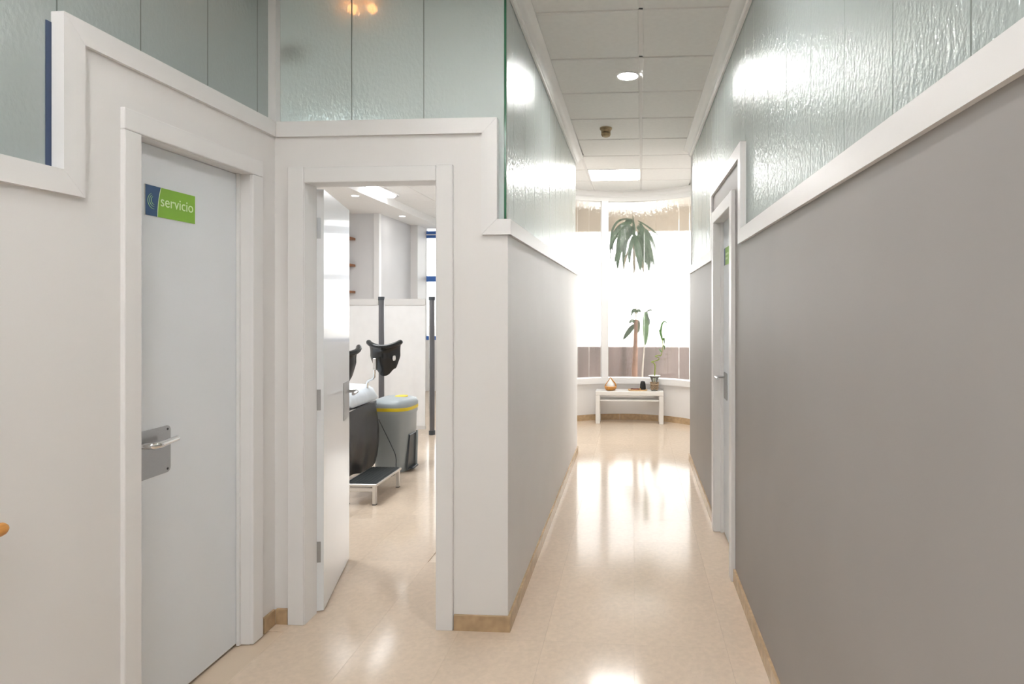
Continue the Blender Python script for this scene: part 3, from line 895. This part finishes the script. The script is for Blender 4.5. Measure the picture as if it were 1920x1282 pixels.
vx, vy = 0.272, 7.91
vase = thing('glass_vase', (vx, vy, bt), 'flared glass vase wrapped in brown raffia at the right end of the bench', 'vase')
Shape().lathe([(0.026, 0.0), (0.036, 0.003), (0.033, 0.04), (0.030, 0.08), (0.036, 0.12), (0.052, 0.16), (0.074, 0.187), (0.0755, 0.190), (0.072, 0.190), (0.049, 0.160), (0.033, 0.12), (0.027, 0.08), (0.030, 0.04), (0.026, 0.010)], (vx, vy, bt), 32).build('body', vaseg, vase, smooth=60)
Shape().lathe([(0.0755, 0.188), (0.0775, 0.191), (0.0755, 0.194), (0.071, 0.191)], (vx, vy, bt), 32).build('rim', whitec, vase, smooth=60)
ra = Shape()
for k in range(8):
    t0 = 2 * math.pi * k / 8
    for dz, rr in ((0.03, 0.040), (0.06, 0.040), (0.09, 0.042)):
        c0 = (vx + 0.034 * math.cos(t0), vy + 0.034 * math.sin(t0), bt + dz)
        ra.tube([(vx + rr * math.cos(t0 - 0.5), vy + rr * math.sin(t0 - 0.5), bt + dz - 0.014), (vx + rr * 1.12 * math.cos(t0), vy + rr * 1.12 * math.sin(t0), bt + dz + 0.010 * (-1) ** k), (vx + rr * math.cos(t0 + 0.5), vy + rr * math.sin(t0 + 0.5), bt + dz + 0.014)], [0.010, 0.013, 0.010], 6)
ra.build('raffia_wrap', raffia, vase, smooth=40)
for k in range(5):
    t = math.radians(90 + 72 * k)
    Shape().tube([(vx + 0.012 * math.cos(t), vy - 0.052, bt + 0.072 + 0.012 * math.sin(t)), (vx + 0.058 * math.cos(t), vy - 0.046, bt + 0.072 + 0.058 * math.sin(t))], [0.012, 0.003], 6).build('raffia_point', raffia, vase, smooth=40)
bam = thing('lucky_bamboo', (vx, vy, bt + 0.01), 'spiral stemmed lucky bamboo growing from the glass vase', 'plant')
BAM = [(0.272, 0.43), (0.272, 0.56), (0.277, 0.65), (0.280, 0.73), (0.262, 0.765), (0.232, 0.778), (0.29, 0.79), (0.33, 0.812), (0.312, 0.838), (0.282, 0.85), (0.33, 0.862), (0.352, 0.856), (0.366, 0.9), (0.375, 0.95), (0.38, 1.0), (0.37, 1.07)]
BY = [0, 0, 0, 0, -0.02, 0.0, 0.03, 0.0, -0.025, 0.0, 0.025, 0.0, 0, 0, 0, 0]
bp3 = [Vector((x, vy + d, z)) for (x, z), d in zip(BAM, BY)]
sm = []
for i in range(len(bp3) - 1):      # catmull-rom smoothing of the stem
    p0, p1, p2_, p3 = bp3[max(i - 1, 0)], bp3[i], bp3[i + 1], bp3[min(i + 2, len(bp3) - 1)]
    for k in range(5):
        t = k / 5
        sm.append(0.5 * ((2 * p1) + (p2_ - p0) * t + (2 * p0 - 5 * p1 + 4 * p2_ - p3) * t * t + (3 * p1 - p0 - 3 * p2_ + p3) * t ** 3))
sm.append(bp3[-1])
Shape().tube(sm, [0.0075 - 0.003 * i / len(sm) for i in range(len(sm))], 8).build('stem', bamboo, bam, smooth=60)
for q, hw in (([(0.366, 0.90), (0.345, 0.92), (0.34, 0.93), (0.335, 0.945)], 0.006), ([(0.37, 1.06), (0.36, 1.12), (0.345, 1.16), (0.335, 1.19)], 0.012),
              ([(0.372, 1.05), (0.39, 1.08), (0.40, 1.10), (0.395, 1.0)], 0.010), ([(0.37, 1.06), (0.33, 1.17), (0.37, 1.37), (0.44, 1.26)], 0.010), ([(0.375, 0.98), (0.40, 0.99), (0.40, 0.97), (0.40, 0.93)], 0.008)):
    blade([(q[j][0], vy + 0.01 * j, q[j][1]) for j in range(4)], hw).build('leaf', leafb, bam, smooth=60)

# ================================================================== LIGHT FITTINGS AND DETECTORS
pn = panel_spots[0]
pl = thing('ceiling_panel_light', ((pn[0] + pn[1]) / 2, (pn[2] + pn[3]) / 2, CEIL), 'square glowing light panel in the ceiling before the bay', 'ceiling light')
Shape().box(pn[0] + 0.012, pn[1] - 0.012, pn[2] + 0.012, pn[3] - 0.012, CEIL + 0.001, CEIL + 0.006).build('diffuser', ledwhite, pl)
fr = Shape()
fr.box(pn[0], pn[1], pn[2], pn[2] + 0.012, CEIL - 0.001, CEIL + 0.012).box(pn[0], pn[1], pn[3] - 0.012, pn[3], CEIL - 0.001, CEIL + 0.012)
fr.box(pn[0], pn[0] + 0.012, pn[2] + 0.012, pn[3] - 0.012, CEIL - 0.001, CEIL + 0.012).box(pn[1] - 0.012, pn[1], pn[2] + 0.012, pn[3] - 0.012, CEIL - 0.001, CEIL + 0.012)
fr.build('frame', trimw, pl)

def downlight(x, y, z, r, mat, label, group=None):
    t = thing('downlight', (x, y, z), label, 'ceiling light', group)
    Shape().lathe([(r + 0.010, 0.0), (r + 0.009, -0.004), (r, -0.006), (r - 0.002, -0.003), (r - 0.002, 0.0)], (x, y, z), 32, cap=False).build('ring', trimw, t, smooth=40)
    Shape().lathe([(r - 0.0015, -0.0025), (r - 0.0015, -0.0005)], (x, y, z), 32).build('lens', mat, t)
    return t
downlight(-0.035, 4.056, CEIL, 0.066, corrlit, 'round glowing downlight in the corridor ceiling')
HALL = 'downlights above the camera'
for x, y, nm in ((-1.28, 1.05, 'by the restroom door'), (-0.035, 2.0, 'added just ahead of the camera to brighten the corridor'), (-1.28, -0.8, 'added as fill behind the camera on the left'), (-0.25, -0.8, 'added as fill behind the camera on the right')):  # unseen fill downlights added, except the one by the restroom door
    downlight(x, y, CEIL, 0.066, corrlit if y > 1.5 else downlit, 'round downlight in the near hall ceiling, ' + nm, HALL)

for x, y, nm in ((-0.95, 0.10, 'nearer the doorway'), (-0.40, -1.40, 'behind the camera')):  # out-of-view panels added to raise the hall brightness
    hp = thing('ceiling_panel_light', (x, y, CEIL), 'added square fill panel in the near hall ceiling, %s' % nm, 'ceiling light', 'added hall fill panels')
    Shape().box(x - 0.285, x + 0.285, y - 0.285, y + 0.285, CEIL - 0.006, CEIL - 0.002).build('diffuser', ledhall, hp)
    Shape().box(x - 0.298, x + 0.298, y - 0.298, y + 0.298, CEIL - 0.003, CEIL - 0.0005).build('frame', trimw, hp)

sd = thing('smoke_detector', (-0.23, 5.22, CEIL), 'tan smoke detector on the corridor ceiling', 'smoke detector')
Shape().lathe([(0.052, 0.0), (0.052, -0.012), (0.044, -0.020)], (-0.23, 5.22, CEIL), 28).build('base', detm, sd, smooth=40)
Shape().lathe([(0.040, -0.020), (0.040, -0.038), (0.037, -0.040)], (-0.23, 5.22, CEIL), 28).build('collar', detm, sd, smooth=40)
Shape().lathe([(0.032, -0.040), (0.032, -0.046)], (-0.23, 5.22, CEIL), 24).build('sensor_slot', darkhole, sd)
Shape().lathe([(0.040, -0.046), (0.040, -0.058), (0.032, -0.072), (0.012, -0.078)], (-0.23, 5.22, CEIL), 28).build('head', detm, sd, smooth=40)
sd2 = thing('motion_sensor', (-1.605, 2.85, 2.60), 'dark motion sensor blurred behind the obscured glass over the doorway', 'sensor')
Shape().box(-1.655, -1.565, 2.815, 2.865, 2.615, 2.705, 0.012, 2).build('body', detm, sd2, smooth=40)
Shape().box(-1.675, -1.650, 2.786, 2.850, 2.635, 2.685).build('bracket', bindark, sd2)
tw = thing('twin_spotlight', (-1.30, 2.86, CEIL), 'twin spotlight glowing orange behind the obscured glass over the doorway', 'ceiling light')
Shape().box(-1.40, -1.165, 2.855, 2.905, 2.893, 2.93, 0.006).build('housing', bindark, tw)
Shape().tube([(-1.285, 2.88, 2.925), (-1.285, 2.88, CEIL + 0.01)], 0.010, 10).build('stem', bindark, tw, smooth=40)
for x in (-1.325, -1.232):
    Shape().lathe([(0.012, 0.0), (0.024, -0.012), (0.022, -0.030), (0.010, -0.042)], (x, 2.845, 2.898), 16).build('bulb', warmlit, tw, smooth=50)

# ================================================================== EXAM ROOM
w6 = structure('window_6', (-2.6, 10.75, 0.9), 'bright exam room window with blue transoms')
Shape().box(-3.68, -1.62, 10.765, 10.775, 0.9, 2.94).build('pane', clearg, w6)
for z0, z1 in ((2.71, 2.83), (1.935, 2.03), (0.9, 0.97)):
    Shape().box(-3.66, -1.62, 10.72, 10.80, z0, z1, 0.004).build('transom', bluef, w6)
Shape().box(-3.66, -1.62, 10.70, 10.72, 2.755, 2.772).build('transom_bead', trimw, w6)
for x in (-3.70, -1.64):
    Shape().box(x, x + 0.04, 10.73, 10.80, 0.9, 2.94).build('mullion', trimw, w6)

for i, (z, nm) in enumerate(((2.497, 'topmost'), (2.101, 'middle'), (1.705, 'lowest'))):
    Shape().box(-4.60, -4.155, 8.80, 8.998, z - 0.018, z + 0.018, 0.003).build('wall_shelf', brownwood, None, label='%s brown wooden shelf peeking out beside the open door' % nm, category='shelf', group='exam room shelves')

for i, (x, y, nm) in enumerate(((-3.491, 7.551, 'nearer'), (-3.542, 9.267, 'farther'))):
    downlight(x, y, 2.88, 0.045, spotlit, '%s small downlight in the exam room ceiling border' % nm, 'exam room downlights')
    ld = bpy.data.lights.new('downlight_beam', 'SPOT')
    ld.energy = 3; ld.spot_size = math.radians(70); ld.spot_blend = 0.5; ld.shadow_soft_size = 0.03; ld.color = (1, 0.98, 0.95)
    link('downlight_beam', ld, (x, y, 2.868), None)

lum = thing('oval_luminaire', (-3.23, 7.85, CEIL), 'oval ceiling luminaire glowing in the exam room', 'ceiling light')
def capsule(cx, y0, y1, r, n=8):
    pts = [(cx + r * math.cos(t), y1 + r * math.sin(t)) for t in [math.pi * k / n for k in range(n + 1)]]
    pts += [(cx + r * math.cos(t), y0 + r * math.sin(t)) for t in [math.pi + math.pi * k / n for k in range(n + 1)]]
    return pts
Shape().loft([[(x, y, CEIL) for x, y in capsule(-3.23, 7.50, 8.08, 0.10)], [(x, y, CEIL - 0.02) for x, y in capsule(-3.23, 7.50, 8.08, 0.095)]]).build('body', alu, lum, smooth=40)
Shape().loft([[(x, y, CEIL - 0.0202) for x, y in capsule(-3.23, 7.47, 8.04, 0.075)], [(x, y, CEIL - 0.045) for x, y in capsule(-3.23, 7.48, 8.03, 0.055)]]).build('diffuser', ledlum, lum, smooth=40)
for x, y, nm in ((-3.25, 4.2, 'nearest the door'), (-2.45, 5.3, 'above the bin'), (-2.12, 8.1, 'behind the screen')):  # hidden panels added to brighten the exam room
    ex = thing('exam_fill_panel', (x, y, CEIL), 'added square fill panel in the exam room ceiling, ' + nm, 'ceiling light', 'added exam room fill panels')
    Shape().box(x - 0.28, x + 0.28, y - 0.28, y + 0.28, CEIL - 0.012, CEIL - 0.0085).build('diffuser', ledlow if y > 8 else ledcool, ex)
    Shape().box(x - 0.30, x + 0.30, y - 0.30, y + 0.30, CEIL - 0.008, CEIL - 0.0005).build('frame', trimw, ex)
rr_ = thing('side_room_fill_panel', (1.8, 2.5, CEIL), 'added unseen fill panel in the room behind the right glass', 'ceiling light')  # unseen panel added to light the right glass from behind
Shape().box(1.5, 2.1, 2.2, 2.8, 3.0, 3.008).build('diffuser', ledside, rr_)
Shape().box(1.48, 2.12, 2.18, 2.82, 3.004, 3.011).build('frame', trimw, rr_)

# folding screen
scr = thing('folding_screen', (-2.9, 7.0, 0), 'white cloth folding screen on dark poles in the exam room', 'folding screen')
def pole(x, y):
    sh = Shape().tube([(x, y, 0.03), (x, y, 1.57)], 0.030, 16)
    sh.build('pole', polem, scr, smooth=40)
    Shape().tube([(x, y, 1.555), (x, y, 1.595)], 0.037, 16).build('pole_cap', bindark, scr, smooth=40)
    Shape().tube([(x, y, 0.0), (x, y, 0.05)], 0.036, 16).build('pole_foot', bindark, scr, smooth=40)
pole(-2.923, 7.0); pole(-2.322, 7.0); pole(-3.62, 7.18)
Shape().tube([(-2.345, 6.985, 0.05), (-2.345, 6.985, 1.55)], 0.009, 10).build('side_tube', chrome, scr, smooth=40)
def curtain(x0, y0, x1, y1):
    n = 40
    d = Vector((x1 - x0, y1 - y0)); L = d.length; d /= L
    nn = Vector((-d.y, d.x))
    def wave(t, z):
        k = min(1, (1.5 - z) / 1.3)
        return 0.010 * k * math.sin(t * 11 + 1.5 * math.sin(z * 2)) + 0.004 * k * k * math.sin(t * 29 + z)
    zs = [0.10, 0.3, 0.6, 0.9, 1.2, 1.4, 1.50]
    rings = []
    for i in range(n + 1):
        t = i / n
        ring = []
        for z in zs:
            p = Vector((x0, y0)) + d * (L * t) + nn * wave(t, z); ring.append((p.x, p.y, z))
        for z in reversed(zs):
            p = Vector((x0, y0)) + d * (L * t) + nn * (wave(t, z) + 0.003); ring.append((p.x, p.y, z))
        rings.append(ring)
    Shape().loft(rings).build('curtain', cloth, scr, smooth=60)
    def strip(z0, z1, mt, nm):
        a = Vector((x0, y0)) - nn * 0.008; b = Vector((x1, y1)) - nn * 0.008
        Shape().prism([tuple(a), tuple(b), tuple(b + nn * 0.02), tuple(a + nn * 0.02)], 'z', z0, z1).build(nm, mt, scr)
    strip(1.498, 1.57, hem, 'top_hem')
    strip(0.06, 0.102, hem, 'bottom_hem')
curtain(-2.885, 7.0, -2.40, 7.0)
curtain(-3.585, 7.17, -2.96, 7.01)

# pedal bin
bn = thing('pedal_bin', (-2.17, 5.52, 0), 'tall grey pedal bin with a yellow band beside the couch', 'bin')
def sq(cx, cy, wx, wy, z, e=3.2, n=40):
    pts = []
    for k in range(n):
        t = 2 * math.pi * k / n
        ct, st_ = math.cos(t), math.sin(t)
        pts.append((cx + wx * math.copysign(abs(ct) ** (2 / e), ct), cy + wy * math.copysign(abs(st_) ** (2 / e), st_), z))
    return pts
bcx, bcy = -2.172, 5.52
Shape().loft([sq(bcx, bcy, 0.150, 0.165, 0.0), sq(bcx, bcy, 0.158, 0.172, 0.04), sq(bcx, bcy, 0.170, 0.190, 0.50), sq(bcx, bcy, 0.178, 0.198, 0.512), sq(bcx, bcy, 0.178, 0.198, 0.545)]).build('body', bingrey, bn, smooth=40)
Shape().loft([sq(bcx, bcy, 0.181, 0.201, 0.5455), sq(bcx, bcy, 0.183, 0.203, 0.553), sq(bcx, bcy, 0.181, 0.201, 0.575)]).build('yellow_band', yellow, bn, smooth=40)
lid = Shape().loft([sq(bcx, bcy, 0.180, 0.200, 0.5755), sq(bcx, bcy, 0.181, 0.201, 0.600), sq(bcx, bcy, 0.165, 0.185, 0.632), sq(bcx, bcy, 0.12, 0.14, 0.648), sq(bcx, bcy, 0.06, 0.07, 0.655)]).build('lid', bingrey, bn, smooth=50)
Shape().loft([sq(bcx + 0.045, bcy + 0.03, 0.058, 0.07, 0.650, 2), sq(bcx + 0.045, bcy + 0.03, 0.056, 0.068, 0.6565, 2)]).build('lid_badge', yellow, lid, smooth=40)
rec = Shape()
rec.loft([[(bcx + 0.152, bcy - 0.145, 0.02), (bcx + 0.152, bcy + 0.05, 0.02), (bcx + 0.160, bcy + 0.05, 0.33), (bcx + 0.160, bcy - 0.095, 0.33)],
          [(bcx + 0.166, bcy - 0.140, 0.02), (bcx + 0.166, bcy + 0.045, 0.02), (bcx + 0.174, bcy + 0.045, 0.32), (bcx + 0.174, bcy - 0.10, 0.32)]])
rec.build('pedal_recess', bindark, bn)
Shape().tube([(bcx + 0.176, bcy + 0.05, 0.03), (bcx + 0.184, bcy + 0.05, 0.34)], 0.010, 10).build('recess_edge', bingrey, bn, smooth=40)
Shape().box(bcx + 0.150, bcx + 0.205, bcy - 0.11, bcy + 0.03, 0.018, 0.036, 0.006, 2).build('pedal', bindark, bn)

# aluminium step
stp = thing('step_stool', (-2.02, 4.70, 0), 'low aluminium step with black ribbed tread in front of the couch', 'step stool')
tx0, tx1, ty0, ty1, tz = -2.150, -1.895, 4.450, 4.945, 0.160
Shape().box(tx0, tx1, ty0, ty1, tz - 0.022, tz - 0.003, 0.003).build('frame', alu, stp)
Shape().box(tx0 + 0.012, tx1 - 0.012, ty0 + 0.012, ty1 - 0.012, tz - 0.0028, tz).build('tread', rubber, stp)
for k in range(8):
    x = tx0 + 0.02 + k * 0.0285
    Shape().box(x, x + 0.010, ty0 + 0.014, ty1 - 0.014, tz, tz + 0.0015).build('tread_rib', rubber, stp)
for x in (tx0 + 0.01, tx1 - 0.035):
    for y in (ty0 + 0.008, ty1 - 0.033):
        lg = Shape().box(x, x + 0.025, y, y + 0.025, 0.006, tz - 0.0225).build('leg', alu, stp)
        Shape().box(x - 0.001, x + 0.026, y - 0.001, y + 0.026, 0, 0.006).build('rubber_foot', rubber, lg)
Shape().box(tx0 + 0.035, tx1 - 0.035, ty0 + 0.012, ty0 + 0.026, 0.10, 0.125).build('crossbar', alu, stp)

# gynaecological exam couch
co = thing('exam_couch', (-2.9, 5.0, 0), 'black exam couch with paper covered cushion and leg supports', 'exam couch')
Shape().box(-3.6, -2.5, 4.78, 5.22, 0.0, 0.10, 0.01).build('base', bindark, co)
Shape().box(-3.2, -2.8, 4.85, 5.15, 0.10, 0.60, 0.02).build('column', bindark, co)
Shape().box(-3.75, -2.25, 4.70, 5.30, 0.60, 0.665, 0.02, 3).build('seat_frame', blackp, co, smooth=40)
# paper covered cushion with a rounded foot end
rings = []
for x, zt, zb, e in ((-3.75, 0.80, 0.67, 0.02), (-3.0, 0.80, 0.67, 0), (-2.50, 0.81, 0.67, 0), (-2.32, 0.80, 0.667, 0.0), (-2.255, 0.772, 0.667, 0.01), (-2.228, 0.73, 0.668, 0.02), (-2.222, 0.69, 0.669, 0.03)):
    y0, y1 = 4.69 + e, 5.28 - e
    r = 0.05
    m_ = (zt + zb) / 2
    rings.append([(x, y0 + r, zb), (x, y1 - r, zb), (x, y1, zb + 0.02), (x, y1, max(zb + 0.02, zt - 0.05)), (x, y1 - 0.05, zt), (x, (y0 + y1) / 2, zt + 0.004), (x, y0 + 0.05, zt), (x, y0, max(zb + 0.02, zt - 0.05)), (x, y0, zb + 0.02)])
Shape().loft(rings).build('paper_cushion', paper, co, smooth=60)
Shape().box(-2.30, -2.205, 4.66, 4.78, 0.645, 0.66).build('rail_end', alu, co)
# hanging leatherette foot flap
rings = []
for i in range(25):
    t = i / 24
    y = 4.60 + 0.62 * t
    edge = max(0.0, (t - 0.90) / 0.10)
    zb = 0.135 + 0.02 * math.sin(t * 9) + 0.22 * edge ** 2
    zt = 0.648 + 0.012 * math.sin(t * 3) - 0.04 * edge
    ring = []
    for k in range(9):
        s = k / 8
        z = zt + (zb - zt) * s
        x = -2.200 + 0.030 * math.sin(s * math.pi * 0.9) - 0.05 * edge + 0.012 * s * s * math.sin(t * 15 + s * 3)
        ring.append((x, y, z))
    for k in range(8, -1, -1):
        s = k / 8
        z = zt + (zb - zt) * s
        x = -2.225 + 0.030 * math.sin(s * math.pi * 0.9) - 0.05 * edge + 0.012 * s * s * math.sin(t * 15 + s * 3)
        ring.append((x, y, z))
    rings.append(ring)
Shape().loft(rings).build('leatherette_flap', blackl, co, smooth=60)
# leg supports
def leg_support(c, yaw, nm_rod):
    """padded trough shell, concave away from the viewer, saddle shaped upper lip"""
    cx, cy, cz = c
    nu, nv_ = 16, 14
    outer, inner = [], []
    def pt(u, v, th):
        # u -1..1 across, v 0 (bottom) .. 1 (top)
        half = 0.060 + 0.062 * min(1, v * 1.6) - 0.004 * v
        a = u * math.radians(62)
        rad = half / math.sin(math.radians(62))
        x = (rad + th) * math.sin(a)
        y = -(rad + th) * math.cos(a) + rad * math.cos(math.radians(62))
        z = v * 0.25 + 0.040 * v ** 3 * (abs(u) ** 1.6) - 0.035 * (1 - v) ** 2 * 0 - 0.02
        if v > 0.75:
            fl = (v - 0.75) / 0.25
            y -= 0.030 * fl ** 2
            x += math.copysign(0.015 * fl ** 2 * abs(u), u)
        if v < 0.25:
            z += (0.25 - v) * 0.25 * abs(u) ** 2
        ca, sa = math.cos(yaw), math.sin(yaw)
        return (cx + x * ca - y * sa, cy + x * sa + y * ca, cz + z)
    rings = []
    for j in range(nv_ + 1):
        v = j / nv_
        rings.append([pt(-1 + 2 * i / nu, v, 0.009) for i in range(nu + 1)] + [pt(1 - 2 * i / nu, v, -0.009) for i in range(nu + 1)])
    sup = Shape().loft(rings).build('leg_support', blackp, co, smooth=60)
    us = [-1.10, -1.09, -1.06, -1.0] + [-0.9 + 1.8 * i / 14 for i in range(15)] + [1.0, 1.06, 1.09, 1.10]
    lr = [0.004, 0.013, 0.019, 0.022] + [0.022] * 15 + [0.022, 0.019, 0.013, 0.004]
    lip = [pt(u, 1.0, 0.0) for u in us]
    Shape().tube(lip, lr, 12).build('padded_lip', blackp, sup, smooth=60)
    return sup
sup = leg_support((-2.135, 5.20, 0.90), math.radians(8), 'a')
Shape().box(-2.187, -2.160, 5.055, 5.095, 0.94, 1.04, 0.004).build('bracket', alu, sup)
Shape().prism([(-2.036 + 0.008 * math.cos(t), 1.035 + 0.022 * math.sin(t)) for t in [k * math.pi / 6 for k in range(12)]], 'y', 5.130, 5.160).build('slot', whitec, sup)
Shape().tube([(-2.174, 5.065, 0.96), (-2.176, 5.07, 0.885), (-2.20, 5.09, 0.865), (-2.255, 5.13, 0.845), (-2.272, 5.14, 0.82), (-2.272, 5.14, 0.66)], 0.011, 12).build('support_rod', chrome, co, smooth=50)
sup2 = leg_support((-2.245, 4.62, 0.885), math.radians(60), 'b')
Shape().tube([(-2.27, 4.66, 0.93), (-2.275, 4.67, 0.86), (-2.30, 4.72, 0.82), (-2.30, 4.75, 0.66)], 0.011, 12).build('support_rod', chrome, co, smooth=50)
cab = [(-2.195, 5.20, 0.50), (-2.17, 5.25, 0.40), (-2.12, 5.27, 0.28), (-2.075, 5.27, 0.18), (-2.065, 5.26, 0.10), (-2.065, 5.22, 0.02), (-2.15, 5.1, 0.004)]
cc = []
for i in range(len(cab) - 1):
    p0, p1, p2_, p3 = [Vector(cab[max(0, min(len(cab) - 1, i + k))]) for k in (-1, 0, 1, 2)]
    for k in range(4):
        t = k / 4
        cc.append(0.5 * ((2 * p1) + (p2_ - p0) * t + (2 * p0 - 5 * p1 + 4 * p2_ - p3) * t * t + (3 * p1 - p0 - 3 * p2_ + p3) * t ** 3))
Shape().tube(cc, 0.004, 8).build('cable', bindark, co, smooth=50)

# ================================================================== HANDRAIL END at the left edge
hr = thing('handrail', (-1.60, 0.6, 0.90), 'honey coloured wooden rail with a rounded end at the far left', 'handrail')
yy = 1.482
prof = [(yy, 0.002), (yy - 0.004, 0.010), (yy - 0.012, 0.016), (yy - 0.022, 0.018), (yy - 0.3, 0.018), (-1.5, 0.018)]
Shape().tube([(-1.605, p, 0.898) for p, r in prof], [r for p, r in prof], 16).build('rail', honey, hr, smooth=60)
for y in (1.30, 0.3, -0.8):
    Shape().tube([(-1.605, y, 0.883), (-1.605, y, 0.853), (-1.62, y, 0.840), (-1.6605, y, 0.838)], 0.007, 10).build('rail_bracket', steel, hr, smooth=50)
